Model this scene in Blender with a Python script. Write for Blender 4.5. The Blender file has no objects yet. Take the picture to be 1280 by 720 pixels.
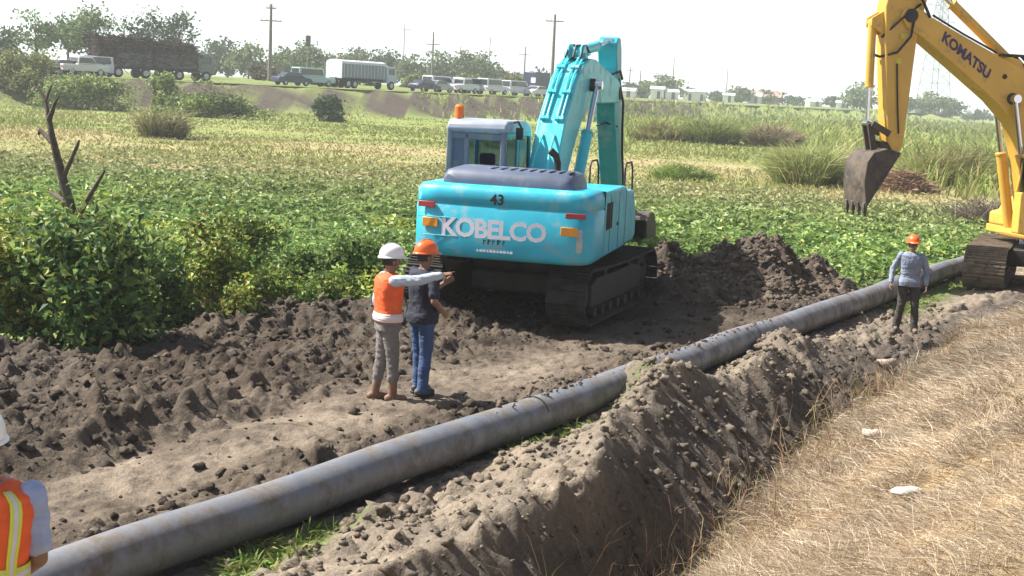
import bpy, bmesh, math, random
import numpy as np
from mathutils import Vector, Matrix
rng = np.random.default_rng(11); random.seed(5)
scene = bpy.context.scene
COL = scene.collection
R = math.radians
# ------------------------------------------------------------------ camera maths (design helper: photo ray -> world)
F, PITCH, ROLL, EYE = 1700.0, math.atan(247/1700), R(2.9), 3.6
def ray(px, py):
    u, v = px-640, 360-py
    u, v = u*math.cos(ROLL)-v*math.sin(ROLL), u*math.sin(ROLL)+v*math.cos(ROLL)
    return np.array([u, F*math.cos(PITCH)+v*math.sin(PITCH), -F*math.sin(PITCH)+v*math.cos(PITCH)])/F
def at_z(px, py, z=0.0):
    d = ray(px, py); k = (z-EYE)/d[2]; return d*k+np.array([0, 0, EYE])
def at_y(px, py, y):
    d = ray(px, py); return d*(y/d[1])+np.array([0, 0, EYE])
# ------------------------------------------------------------------ tagging
def tag(o, label=None, cat=None, group=None, kind=None):
    if label: o['label'] = label
    if cat: o['category'] = cat
    if group: o['group'] = group
    if kind: o['kind'] = kind
    return o
def thing(name, label, cat, loc=(0,0,0), rz=0.0, group=None):
    o = bpy.data.objects.new(name, None); COL.objects.link(o)
    o.location = loc; o.rotation_euler = (0,0,rz); o.empty_display_size = .2
    return tag(o, label, cat, group)
def link(name, me, mat=None, parent=None, loc=None, rz=None):
    o = bpy.data.objects.new(name, me); COL.objects.link(o)
    if mat is not None and len(me.materials) == 0:
        for m in (mat if isinstance(mat, (list, tuple)) else [mat]): me.materials.append(m)
    if parent is not None: o.parent = parent
    if loc is not None: o.location = loc
    if rz is not None: o.rotation_euler = (0,0,rz)
    return o
def copy_tree(o, parent=None):
    c = o.copy(); COL.objects.link(c); c.parent = parent
    for ch in list(o.children): copy_tree(ch, c)
    return c
# ------------------------------------------------------------------ numpy mesh
def np_mesh(name, V, faces, col=None, smooth=False, attr='Col'):
    """faces: (n,k) int array or list of such arrays"""
    if not isinstance(faces, list): faces = [faces]
    me = bpy.data.meshes.new(name)
    V = np.ascontiguousarray(V, dtype=np.float32)
    me.vertices.add(len(V)); me.vertices.foreach_set('co', V.ravel())
    nl = sum(f.size for f in faces); npol = sum(len(f) for f in faces)
    me.loops.add(nl); me.polygons.add(npol)
    me.loops.foreach_set('vertex_index', np.concatenate([f.ravel() for f in faces]).astype(np.int32))
    tot = np.concatenate([np.full(len(f), f.shape[1], np.int32) for f in faces])
    st = np.concatenate([[0], np.cumsum(tot)[:-1]]).astype(np.int32)
    me.polygons.foreach_set('loop_start', st)
    me.polygons.foreach_set('use_smooth', np.full(npol, smooth, bool))
    if col is not None:
        a = me.attributes.new(attr, 'FLOAT_COLOR', 'POINT')
        c4 = np.ones((len(V),4), np.float32); c4[:,:3] = col
        a.data.foreach_set('color', c4.ravel())
    me.update(calc_edges=True); me.validate()
    return me
# ------------------------------------------------------------------ noise
_perm = rng.random((256,256)).astype(np.float32)
def vnoise(x, y):
    xi, yi = np.floor(x).astype(np.int64), np.floor(y).astype(np.int64)
    fx, fy = x-xi, y-yi
    fx = fx*fx*fx*(fx*(fx*6-15)+10); fy = fy*fy*fy*(fy*(fy*6-15)+10)
    g = lambda a,b: _perm[a & 255, b & 255]
    return (g(xi,yi)*(1-fx)+g(xi+1,yi)*fx)*(1-fy)+(g(xi,yi+1)*(1-fx)+g(xi+1,yi+1)*fx)*fy
def fbm(x, y, f=1.0, o=4, g=.5, ridge=False):
    s = np.zeros_like(x, dtype=np.float64); a = 1.0; t = 0.0
    ca, sa = math.cos(.6), math.sin(.6)
    for i in range(o):
        n = vnoise(x*f+17.3*i, y*f+9.1*i)*2-1
        if ridge: n = 1-2*np.abs(n)
        s += a*n; t += a; a *= g; f *= 2.03
        x, y = x*ca-y*sa, x*sa+y*ca
    return s/t
_jx = rng.random((256,256)); _jy = rng.random((256,256)); _jr = rng.random((256,256))
def clumps(x, y, cell, rmin=.25, rmax=.62, dens=1.0):
    """rounded lumps of many sizes, heights in units of the cell"""
    u, v = x/cell, y/cell; iu, iv = np.floor(u).astype(int), np.floor(v).astype(int); h = np.zeros_like(u)
    for a in (-1, 0, 1):
        for b in (-1, 0, 1):
            i, j = (iu+a) & 255, (iv+b) & 255
            r = rmin+(rmax-rmin)*_jr[i, j]**2; r = np.where(_jr[j, i] < dens, r, 0)
            d2 = (iu+a+_jx[i, j]-u)**2+(iv+b+_jy[i, j]-v)**2
            h = np.maximum(h, np.sqrt(np.maximum(r*r-d2, 0))*(.55+.5*_jy[j, i]))
    return h
def sstep(a, b, x):
    t = np.clip((x-a)/(b-a), 0, 1); return t*t*(3-2*t)
# ------------------------------------------------------------------ materials
def mat(name, color=(.5,.5,.5), rough=.6, metal=0.0, var=.15, scale=4.0, dirt=None, dirt_amt=.0, dirt_scale=2.0, bump=0.0, bscale=40.0, emit=None, spec=.5):
    m = bpy.data.materials.new(name); m.use_nodes = True
    nt = m.node_tree; N, L = nt.nodes, nt.links
    b = N['Principled BSDF']; b.inputs['Roughness'].default_value = rough; b.inputs['Metallic'].default_value = metal
    b.inputs['Specular IOR Level'].default_value = spec
    tc = N.new('ShaderNodeTexCoord')
    n1 = N.new('ShaderNodeTexNoise'); n1.inputs['Scale'].default_value = scale; n1.inputs['Detail'].default_value = 6
    L.new(tc.outputs['Object'], n1.inputs['Vector'])
    r = N.new('ShaderNodeMapRange'); r.inputs['From Min'].default_value = .3; r.inputs['From Max'].default_value = .7
    r.inputs['To Min'].default_value = 1-var; r.inputs['To Max'].default_value = 1+var
    L.new(n1.outputs['Fac'], r.inputs['Value'])
    vm = N.new('ShaderNodeVectorMath'); vm.operation = 'SCALE'; vm.inputs[0].default_value = color
    L.new(r.outputs['Result'], vm.inputs['Scale'])
    out = vm.outputs['Vector']
    if dirt is not None:
        n2 = N.new('ShaderNodeTexNoise'); n2.inputs['Scale'].default_value = dirt_scale; n2.inputs['Detail'].default_value = 9; n2.inputs['Roughness'].default_value = .7
        L.new(tc.outputs['Object'], n2.inputs['Vector'])
        r2 = N.new('ShaderNodeMapRange'); r2.inputs['From Min'].default_value = .62-dirt_amt*.5; r2.inputs['From Max'].default_value = .75-dirt_amt*.3
        L.new(n2.outputs['Fac'], r2.inputs['Value'])
        mx = N.new('ShaderNodeMix'); mx.data_type = 'RGBA'
        L.new(r2.outputs['Result'], mx.inputs['Factor']); L.new(out, mx.inputs['A']); mx.inputs['B'].default_value = (*dirt, 1)
        out = mx.outputs['Result']
        mr = N.new('ShaderNodeMapRange'); mr.inputs['To Min'].default_value = rough; mr.inputs['To Max'].default_value = .95
        L.new(r2.outputs['Result'], mr.inputs['Value']); L.new(mr.outputs['Result'], b.inputs['Roughness'])
    L.new(out, b.inputs['Base Color'])
    if bump > 0:
        n3 = N.new('ShaderNodeTexNoise'); n3.inputs['Scale'].default_value = bscale; n3.inputs['Detail'].default_value = 5
        L.new(tc.outputs['Object'], n3.inputs['Vector'])
        bp = N.new('ShaderNodeBump'); bp.inputs['Strength'].default_value = bump; bp.inputs['Distance'].default_value = .02
        L.new(n3.outputs['Fac'], bp.inputs['Height']); L.new(bp.outputs['Normal'], b.inputs['Normal'])
    return m
def mat_attr(name, rough=.8, trans=0.0, noise=None, bump=0.0, bscale=30.0, spec=.3, attr='Col'):
    m = bpy.data.materials.new(name); m.use_nodes = True
    nt = m.node_tree; N, L = nt.nodes, nt.links
    b = N['Principled BSDF']; b.inputs['Roughness'].default_value = rough; b.inputs['Specular IOR Level'].default_value = spec
    at = N.new('ShaderNodeAttribute'); at.attribute_name = attr
    out = at.outputs['Color']
    tc = N.new('ShaderNodeTexCoord')
    if noise:
        for sc, lo, hi in noise:
            n1 = N.new('ShaderNodeTexNoise'); n1.inputs['Scale'].default_value = sc; n1.inputs['Detail'].default_value = 5; n1.inputs['Roughness'].default_value = .6
            L.new(tc.outputs['Object'], n1.inputs['Vector'])
            r = N.new('ShaderNodeMapRange'); r.inputs['From Min'].default_value = .3; r.inputs['From Max'].default_value = .7
            r.inputs['To Min'].default_value = lo; r.inputs['To Max'].default_value = hi
            L.new(n1.outputs['Fac'], r.inputs['Value'])
            vm = N.new('ShaderNodeVectorMath'); vm.operation = 'SCALE'
            L.new(out, vm.inputs[0]); L.new(r.outputs['Result'], vm.inputs['Scale']); out = vm.outputs['Vector']
    L.new(out, b.inputs['Base Color'])
    if bump > 0:
        n3 = N.new('ShaderNodeTexNoise'); n3.inputs['Scale'].default_value = bscale; n3.inputs['Detail'].default_value = 8; n3.inputs['Roughness'].default_value = .65
        L.new(tc.outputs['Object'], n3.inputs['Vector'])
        bp = N.new('ShaderNodeBump'); bp.inputs['Strength'].default_value = bump; bp.inputs['Distance'].default_value = .05
        L.new(n3.outputs['Fac'], bp.inputs['Height']); L.new(bp.outputs['Normal'], b.inputs['Normal'])
    if trans > 0:
        t = N.new('ShaderNodeBsdfTranslucent'); L.new(out, t.inputs['Color'])
        mx = N.new('ShaderNodeMixShader'); mx.inputs['Fac'].default_value = trans
        L.new(b.outputs['BSDF'], mx.inputs[1]); L.new(t.outputs['BSDF'], mx.inputs[2])
        L.new(mx.outputs['Shader'], N['Material Output'].inputs['Surface'])
    return m
# ------------------------------------------------------------------ solid-shape builder
class MB:
    def __init__(s): s.v = []; s.f = []; s.m = []
    def add(s, vs, fs, mi=0):
        o = len(s.v); s.v += [tuple(map(float, v)) for v in vs]
        for f in fs: s.f.append(tuple(o+i for i in f)); s.m.append(mi)
        return s
    def box(s, c, d, rot=None, mi=0, taper=1.0):
        x, y, z = d[0]/2, d[1]/2, d[2]/2
        vs = [(-x,-y,-z),(x,-y,-z),(x,y,-z),(-x,y,-z),(-x*taper,-y*taper,z),(x*taper,-y*taper,z),(x*taper,y*taper,z),(-x*taper,y*taper,z)]
        M = rot if rot is not None else Matrix.Identity(3)
        vs = [M @ Vector(v) + Vector(c) for v in vs]
        return s.add(vs, [(0,3,2,1),(4,5,6,7),(0,1,5,4),(1,2,6,5),(2,3,7,6),(3,0,4,7)], mi)
    def bar(s, a, b, w, h=None, mi=0, up=(0,0,1)):
        a, b = Vector(a), Vector(b); d = b-a; L = d.length
        y = d.normalized(); x = y.cross(Vector(up))
        if x.length < 1e-4: x = y.cross(Vector((1,0,0)))
        x.normalize(); z = x.cross(y)
        return s.box((a+b)/2, (w, L, h or w), Matrix((x,y,z)).transposed(), mi)
    def prism(s, poly, x0, x1, mi=0, axis='x', inset=None):
        """poly in (y,z) extruded along x (or other axes)"""
        def P(x, a, b): return {'x':(x,a,b),'y':(a,x,b),'z':(a,b,x)}[axis]
        n = len(poly)
        vs = [P(x0,a,b) for a,b in poly]+[P(x1,a,b) for a,b in poly]
        ar = sum(poly[i][0]*poly[(i+1)%n][1]-poly[(i+1)%n][0]*poly[i][1] for i in range(n))
        fs = [tuple(range(n))[::-1], tuple(range(n,2*n))]+[(i,(i+1)%n,n+(i+1)%n,n+i) for i in range(n)]
        if (ar < 0) != (axis == 'y'): fs = [f[::-1] for f in fs]
        if x1 < x0: fs = [f[::-1] for f in fs]
        return s.add(vs, fs, mi)
    def tube(s, pts, r, n=10, mi=0, caps=True, flat=None):
        pts = [Vector(p) for p in pts]; k = len(pts)
        rs = [float(q) for q in r] if isinstance(r, (list, tuple)) else [float(r)]*k
        ref = None; vs = []
        for i, p in enumerate(pts):
            t = (pts[min(i+1,k-1)]-pts[max(i-1,0)]).normalized()
            if ref is None:
                ref = t.cross(Vector((0,0,1)))
                if ref.length < 1e-3: ref = Vector((1,0,0))
            ref = (ref - t*ref.dot(t)).normalized(); bi = t.cross(ref)
            for j in range(n):
                a = 2*math.pi*j/n
                vs.append(p+rs[i]*(ref*math.cos(a)+bi*math.sin(a)))
        fs = [(i*n+j, i*n+(j+1)%n, (i+1)*n+(j+1)%n, (i+1)*n+j) for i in range(k-1) for j in range(n)]
        if caps: fs += [tuple(range(n))[::-1], tuple((k-1)*n+j for j in range(n))]
        return s.add(vs, fs, mi)
    def cyl(s, a, b, r, n=18, mi=0): return s.tube([a,b], r, n, mi)
    def loft(s, rings, mi=0, caps=True):
        n = len(rings[0]); k = len(rings); vs = [p for rg in rings for p in rg]
        fs = [(i*n+j, i*n+(j+1)%n, (i+1)*n+(j+1)%n, (i+1)*n+j) for i in range(k-1) for j in range(n)]
        if caps: fs += [tuple(range(n))[::-1], tuple((k-1)*n+j for j in range(n))]
        return s.add(vs, fs, mi)
    def ball(s, c, r, n=12, mi=0):
        r = r if isinstance(r, (tuple, list)) else (r,r,r); rings = []
        m = max(5, n//2+1)
        for i in range(m):
            ph = -math.pi/2+math.pi*(i+.0001 if i==0 else (i-.0001 if i==m-1 else i))/(m-1)
            cr = max(math.cos(ph), .02)
            rings.append([(c[0]+r[0]*cr*math.cos(2*math.pi*j/n), c[1]+r[1]*cr*math.sin(2*math.pi*j/n), c[2]+r[2]*math.sin(ph)) for j in range(n)])
        return s.loft(rings, mi)
    def mesh(s, name='mesh', smooth=True, angle=35):
        me = bpy.data.meshes.new(name); me.from_pydata(s.v, [], s.f)
        for p, i in zip(me.polygons, s.m): p.material_index = i; p.use_smooth = smooth
        me.update()
        if smooth: me.set_sharp_from_angle(angle=R(angle))
        return me
    def build(s, name, m, parent=None, bevel=0.0, smooth=True, loc=None, rz=None, angle=35, seg=2):
        o = link(name, s.mesh(name, smooth, angle), m, parent, loc, rz)
        if bevel > 0:
            b = o.modifiers.new('bevel', 'BEVEL'); b.width = bevel; b.segments = seg; b.limit_method = 'ANGLE'; b.angle_limit = R(40); b.use_clamp_overlap = True
        return o
def text_mesh(body, size, extrude=.003, offset=0.0, spacing=1.0):
    cu = bpy.data.curves.new('lettering_curve', 'FONT'); cu.body = body; cu.size = size; cu.extrude = extrude; cu.offset = offset
    cu.align_x = 'CENTER'; cu.align_y = 'CENTER'; cu.space_character = spacing; cu.resolution_u = 3
    o = bpy.data.objects.new('lettering_curve', cu); COL.objects.link(o)
    dg = bpy.context.evaluated_depsgraph_get(); dg.update()
    me = bpy.data.meshes.new_from_object(o.evaluated_get(dg))
    bpy.data.objects.remove(o); bpy.data.curves.remove(cu)
    return me
HAZE, EXPO = .0006, 1.17
# ================================================================== GROUND
PA = np.array([-2.14, 10.18]); PB = np.array([8.87, 28.62])
PU = (PB-PA)/np.linalg.norm(PB-PA); PN = np.array([PU[1], -PU[0]])
def st(x, y): return (x-PA[0])*PU[0]+(y-PA[1])*PU[1], (x-PA[0])*PN[0]+(y-PA[1])*PN[1]
def xy(s, t): return PA[0]+s*PU[0]+t*PN[0], PA[1]+s*PU[1]+t*PN[1]
ROAD = np.array([(-130,60),(-75,106),(-38.6,142),(-19,160),(3.5,193),(19,238),(38,300),(88,380),(137,460),(190,612),(330,1000),(480,1500)], float)
ROADZ = 2.75
def road_q(x, y):
    best = np.full(x.shape, 1e9); sg = np.ones(x.shape)
    for a, b in zip(ROAD[:-1], ROAD[1:]):
        d = b-a; L = np.hypot(*d); d = d/L
        u = np.clip((x-a[0])*d[0]+(y-a[1])*d[1], 0, L)
        dx, dy = x-(a[0]+u*d[0]), y-(a[1]+u*d[1]); q = np.hypot(dx, dy)
        s_ = np.sign(dx*d[1]-dy*d[0]); m = q < best
        best = np.where(m, q, best); sg = np.where(m, np.where(s_ == 0, 1, s_), sg)
    return best*sg
EDGE_X = [-40,-14,-6.6,-4.8,-3.7,-2,-.8,1.0,4.0,5.6,6.9,8.2,10,14,22,60]
EDGE_Y = [13.5,15,17.0,18.2,20.0,21.3,22.4,26.6,27.4,27.0,26.4,28.2,31.5,36,40,45]
def edge_y(x): return np.interp(x, EDGE_X, EDGE_Y)
TOE_S = [-30,-2.6,-.3,4.4,6.5,9.9,12.8,16,19.3,23,30,60]
TOE_Z = [.42,.42,-.98,-1.0,-.78,-.66,-.52,-.34,-.06,.05,.1,.1]
TOE_T = [2.5,2.5,2.45,2.24,2.05,1.85,1.85,1.9,2.35,5.0,10.5,38]
CR_S = [-30,-3,0,1.4,2.6,4.5,6.6,7.6,8.8,10.3,12.5,14.5,17,19,22,60]
CR_T = [1.3,1.3,1.5,1.7,1.75,1.25,.75,1.0,1.1,.95,1.0,1.05,1.2,1.4,2.5,30]
CR_Z = [.1,.1,.15,.2,.3,.33,.42,.34,.3,.22,.0,-.15,-.2,-.05,.05,.1]
BUMPS = [(6.95,.14,.46,.50,.52),(6.2,.55,.6,.5,.16),(11.0,.42,.45,.34,.40),(11.35,-.25,.3,.25,.22),(3.6,.6,.5,.3,.16),(1.2,.7,.5,.3,.1),(9.3,.6,.5,.3,.12)]
def ground_z(x, y, detail=True):
    x = np.asarray(x, float); y = np.asarray(y, float)
    s, t = st(x, y)
    tw = t + .12*fbm(x, y, .7, 3) if detail else t
    Tt = np.interp(s, TOE_S, TOE_T); Tz = np.interp(s, TOE_S, TOE_Z)
    Ct = np.interp(s, CR_S, CR_T); Cz = np.interp(s, CR_S, CR_Z)
    Ct = np.minimum(Ct+(.22*fbm(x+3, y, .75, 3) if detail else 0), Tt-.35); Cz = Cz+(.10*fbm(x+60, y, .8, 3) if detail else 0)
    # spoil bank beside the pipe, its steep ditch face and the dry dike
    b1 = -.06+(Cz+.06)*sstep(.28, 1.0, (tw-.0)/np.maximum(Ct, .6))
    face = Cz+(Tz-Cz)*np.clip((tw-Ct+.14)/np.maximum(Tt-Ct+.14, .25), 0, 1)**1.2
    Tzd = np.where(s < 4.4, -1.0, Tz)
    dike = np.maximum(np.minimum(Tzd+np.clip(tw-Tt, 0, None)*.56+.08*fbm(x, y, .5, 3), 1.85+.03*fbm(x, y, .8, 2)), np.where(s < -1.5, np.minimum(Tz, .42), -5))
    right = np.where(tw < Ct-.14, b1, np.where(tw < Tt, face, dike))
    for bs, bt, rs, rt, h in BUMPS:
        right = right+h*np.exp(-((s-bs)/rs)**2-((t-bt)/rt)**2)*(t < Tt)
    # worked mud on the other side
    mud = .02+.05*fbm(x, y, .35, 3)
    churn = sstep(-2.5, -3.2, t)*.8+.25+.5*np.exp(-((t+.75)/.35)**2)
    churn = churn*(1-.6*np.exp(-((s-5)/1.8)**2-((t+1.9)/.7)**2))
    if detail:
        mud = mud+churn*(.20*fbm(x, y, .9, 5, .55)+.15*np.clip(fbm(x, y, 2.6, 5, .6, True), -.2, 1))
    # ruts and a ridge of lumps running with the pipe
    mud = mud+.16*np.exp(-((t+3.05+.25*np.sin(s*.7))/.32)**2)*sstep(5, 2.5, s)-.12*np.exp(-((t+2.55)/.25)**2)*sstep(6, 3, s)
    # ridges at the crop edge
    e = edge_y(x)-y
    mud = mud+(.12+.18*fbm(x, y, .45, 3))*np.exp(-((e-.5)/.75)**2)*sstep(-6, -4.4, x)*sstep(3, -1, x)
    mud = mud+.12*np.exp(-((x+3.2)/.7)**2-((y-20.0)/.7)**2)+.1*np.exp(-((x+1.6)/.6)**2-((y-20.9)/.6)**2)
    mud = mud-.1*np.exp(-((x-.35)/2.2)**2-((y-22.5)/3)**2)
    z = np.where(t < 0, mud*sstep(0, -.45, t)-.06*sstep(-.5, -.1, t), right*sstep(0, .1, t)-.06*sstep(.1, 0, t))
    for bs, bt, rs, rt, h in BUMPS[3:4]: z = z+h*np.exp(-((s-bs)/rs)**2-((t-bt)/rt)**2)*(t < 0)
    # field
    crop = sstep(.0, -.5, e)*(t < 1.0)+((t >= 1.0)&(s > 27)&(e < 0))
    field = .05*fbm(x, y, .12, 3)+.02*fbm(x, y, .9, 2)
    z = z*(1-crop)+field*crop
    far = y > 45
    if np.any(far):
        q = road_q(x, y)
        emb = np.where(q > 0, ROADZ*sstep(11.5, 5.0, q), np.where(q > -5, ROADZ, ROADZ+.45*sstep(-5.5, -14, q)))
        zz = np.maximum(field, emb+.12*fbm(x, y, .25, 2)*(np.abs(q) > 5))
        z = np.where(far, zz, z)
    if detail:
        m = (1-crop)*(np.abs(x) < 30)*(y < 45)
        wx, wy = x+.10*fbm(x, y, 5, 3), y+.10*fbm(x+31, y, 5, 3)
        amt = np.clip(.45+1.5*fbm(x+5, y, .6, 3), 0, 1)*np.where(t < 0, .15+.85*sstep(-2.3, -3.0, t)+.8*np.exp(-((t+.75)/.4)**2), np.where(t < Ct+.1, .85, .6))*(t < Tt)*sstep(.1, .35, np.abs(t))
        amt = amt*(1-.75*np.exp(-((s-5)/2.2)**2-((t+1.9)/.6)**2))
        z = z+m*amt*(.30*clumps(wx, wy, .30, .2, .6, .7)+.26*clumps(wy+3, wx+5, .62, .2, .5, .35)*sstep(.0, .3, fbm(x+70, y, .5, 2))+.13*clumps(wy+7, wx, .14, .25, .6, .8))
        z = z+m*.045*fbm(x, y, 6.5, 4, .6)*np.where(t < Tt, 1, .4)
        z = z+m*.05*np.clip(fbm(x, y, 3.2, 3, .5, True), 0, 1)*((t > .5)&(t < Tt))
        # slumped gullies down the ditch face
        z = z+m*.16*fbm(s*1.6, t*.45, 1.3, 4, .6)*((t > Ct-.1)&(t < Tt+.1))
    return z
def axis(lo, a, b, hi, fine, g=1.07):
    mid = list(np.arange(a, b, fine)); up = [b]; d = fine
    while up[-1] < hi: d = min(d*g, 40); up.append(up[-1]+d)
    dn = [a]; d = fine
    while dn[-1] > lo: d = min(d*g, 40); dn.append(dn[-1]-d)
    return np.array(dn[:0:-1]+mid+up)
GX = axis(-650, -8.6, 12.5, 850, .034, 1.06); GY = axis(-30, 7.0, 30.0, 1600, .036, 1.045)
X, Y = np.meshgrid(GX, GY); Z = ground_z(X, Y)
nx, ny = len(GX), len(GY)
S, T = st(X, Y); TT = np.interp(S, TOE_S, TOE_T); CT = np.interp(S, CR_S, CR_T)
E_ = edge_y(X)-Y
n1 = fbm(X, Y, .5, 4); n2 = fbm(X, Y, 2.2, 4); n3 = fbm(X+40, Y, 5.0, 3); n4 = fbm(X+9, Y+70, .12, 3)
def C(*c): return np.array(c, float)
def mixc(a, b, w): return a*(1-w[..., None])+b*w[..., None]
mudd, mudm, tan = C(.062,.048,.037), C(.112,.089,.068), C(.225,.184,.142)
base = mixc(np.broadcast_to(mudd, X.shape+(3,)), mudm, np.clip(.5+n1*1.4+n2*.7, 0, 1))
path = np.exp(-((T+1.75)/.75)**2)*.95*sstep(12, 7, S)+.35*np.exp(-((T+2.6)/.4)**2)*sstep(6, 3, S)
base = mixc(base, tan, np.clip(path*(.75+.7*n2), 0, 1))
wet = sstep(-.05, .35, n1)*(T < -2.8)*.5
base = mixc(base, C(.075,.064,.055), wet)
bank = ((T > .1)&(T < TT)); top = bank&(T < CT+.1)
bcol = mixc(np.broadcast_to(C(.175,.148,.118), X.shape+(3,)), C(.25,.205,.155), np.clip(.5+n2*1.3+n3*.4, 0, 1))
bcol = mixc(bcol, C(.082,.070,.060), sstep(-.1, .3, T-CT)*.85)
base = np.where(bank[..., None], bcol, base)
base = mixc(base, C(.09,.13,.035), np.exp(-((T-.42)/.16)**2)*sstep(-.15, .3, n1+n2*.5)*sstep(10.5, 8, S))
base = mixc(base, C(.10,.15,.04), np.exp(-((T-.5)/.3)**2)*sstep(16.5, 17.5, S)*sstep(24, 22, S))
dike = sstep(-.05, .25, T-TT+.15*n2)*(Y < 50)*(S < 26)
base = mixc(base, mixc(np.broadcast_to(C(.34,.25,.14), X.shape+(3,)), C(.22,.16,.095), np.clip(.45+n2+n3*.6, 0, 1)), dike)
cropm = sstep(-.1, -.5, E_+.3*n2)*(T < .5)+((T >= .5)&(E_ < 0)&(S > 27))
base = mixc(base, C(.095,.135,.038), np.clip(cropm, 0, 1))
pm = sstep(50, 55, Y+6*n4)
Wq = np.where(Y > 45, road_q(X, Y), 99.)
stripe = fbm(X*.05, Y, .16, 3)
pad = mixc(np.broadcast_to(C(.225,.235,.085), X.shape+(3,)), C(.37,.31,.165), np.clip(.45+1.3*stripe+.9*n4, 0, 1))
pad = mixc(pad, C(.20,.27,.07), sstep(76, 100, Y+10*n4)*.75)
base = mixc(base, pad, pm)
emb = (np.abs(Wq-8.0) < 3.6)&(Y > 45)&(X < 35)
base = mixc(base, mixc(np.broadcast_to(C(.085,.068,.058), X.shape+(3,)), C(.16,.19,.06), sstep(.3, .7, n1+n4)), emb*1.0)
base = mixc(base, C(.17,.21,.065), (Wq < -6.5)*1.0)
base = np.clip(base, .02, .9)
idx = np.arange(nx*ny).reshape(ny, nx)
quads = np.stack([idx[:-1,:-1], idx[:-1,1:], idx[1:,1:], idx[1:,:-1]], -1).reshape(-1, 4)
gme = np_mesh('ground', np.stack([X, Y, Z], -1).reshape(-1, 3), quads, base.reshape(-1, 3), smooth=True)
M_ground = mat_attr('soil_and_field', rough=.95, noise=[(1.1,.85,1.15),(9,.8,1.2),(55,.78,1.22)], bump=.9, bscale=14, spec=.15)
tag(link('ground', gme, M_ground), kind='structure')
# sampled height for placing things
def gz(x, y):
    x = np.asarray(x, float); y = np.asarray(y, float)
    i = np.clip(np.searchsorted(GX, x)-1, 0, nx-2); j = np.clip(np.searchsorted(GY, y)-1, 0, ny-2)
    fx = (x-GX[i])/(GX[i+1]-GX[i]); fy = (y-GY[j])/(GY[j+1]-GY[j])
    return (Z[j,i]*(1-fx)+Z[j,i+1]*fx)*(1-fy)+(Z[j+1,i]*(1-fx)+Z[j+1,i+1]*fx)*fy
# road carriageway
rv, rf = [], []
for i in range(len(ROAD)):
    d = ROAD[min(i+1, len(ROAD)-1)]-ROAD[max(i-1, 0)]; d = d/np.hypot(*d); nn = np.array([d[1], -d[0]])
    for w in (-4.2, 4.2): p = ROAD[i]+nn*w; rv.append((p[0], p[1], ROADZ+.14))
    if i: rf.append((2*i-2, 2*i-1, 2*i+1, 2*i))
mb = MB(); mb.add(rv, rf)
M_asph = mat('asphalt', (.06,.06,.062), .9, var=.2, scale=.5)
tag(mb.build('road', M_asph, smooth=False), kind='structure')
# ================================================================== SOIL HEAP behind the pipe
hx, hy = np.meshgrid(np.arange(-.2, 8.4, .035), np.arange(21.6, 28.2, .035))
def gau(cx, cy, rx, ry, h, a=0):
    dx, dy = hx-cx, hy-cy; c, s_ = math.cos(a), math.sin(a)
    return h*np.exp(-((dx*c+dy*s_)/rx)**2-((-dx*s_+dy*c)/ry)**2)
hz = np.maximum.reduce([gau(4.55,26.0,1.35,1.1,1.02,.2), gau(3.2,25.3,1.3,.95,.80), gau(3.1,24.3,.9,.6,.45), gau(5.7,26.2,.85,.8,.72,.4), gau(4.6,25.0,1.3,.6,.5,.35), gau(2.0,25.6,.8,.8,.5)])
hz = hz*(1+.45*fbm(hx, hy, 1.4, 4, .55))+.20*fbm(hx, hy, 2.2, 5, .6)+.05*np.clip(fbm(hx, hy, 5.5, 4, .6, True), -.5, 1)+(.11*clumps(hx+.1*fbm(hx, hy, 4, 3), hy, .34, .25, .62, .9)+.06*clumps(hy+3, hx, .16, .25, .62, .9))-.18
hz = hz-.25*sstep(.12, .0, hz+.1)
hb = gz(hx, hy); hs, ht = st(hx, hy)
hz = np.minimum(hz, 1.4)*sstep(-.2, -.75, ht)-.3*sstep(-.75, -.2, ht)
hk = fbm(hx, hy, 1.1, 4); hk2 = fbm(hx+30, hy, 4, 3)
hcol = mixc(np.broadcast_to(C(.085,.068,.053), hx.shape+(3,)), C(.19,.15,.115), np.clip(.42+hk*1.2+hk2*.8, 0, 1))
m_, n_ = hx.shape; hi = np.arange(m_*n_).reshape(m_, n_)
hq = np.stack([hi[:-1,:-1], hi[:-1,1:], hi[1:,1:], hi[1:,:-1]], -1).reshape(-1, 4)
keep = (hz.ravel()[hq].max(1) > -.12); hq = hq[keep]
used = np.unique(hq); remap = np.zeros(m_*n_, int); remap[used] = np.arange(len(used))
M_heap = mat_attr('dug_soil', rough=.95, noise=[(8,.75,1.25),(50,.75,1.25)], bump=1.0, bscale=16, spec=.15)
heap = link('soil_heap', np_mesh('soil_heap', np.stack([hx, hy, hz+hb], -1).reshape(-1, 3)[used], remap[hq], hcol.reshape(-1, 3)[used], True), M_heap)
tag(heap, 'big heap of dark dug soil piled behind the pipe beside the turquoise excavator', 'soil heap')
def surf_z(x, y):
    """height of ground or heap"""
    x = np.asarray(x, float); y = np.asarray(y, float); z = gz(x, y)
    i = np.round((x+.2)/.035).astype(int); j = np.round((y-21.6)/.035).astype(int)
    ok = (i >= 0)&(i < n_)&(j >= 0)&(j < m_)
    h = np.where(ok, hz[np.clip(j, 0, m_-1), np.clip(i, 0, n_-1)], -1)
    return z+np.where(h > -.1, np.maximum(h, 0), 0)
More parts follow.
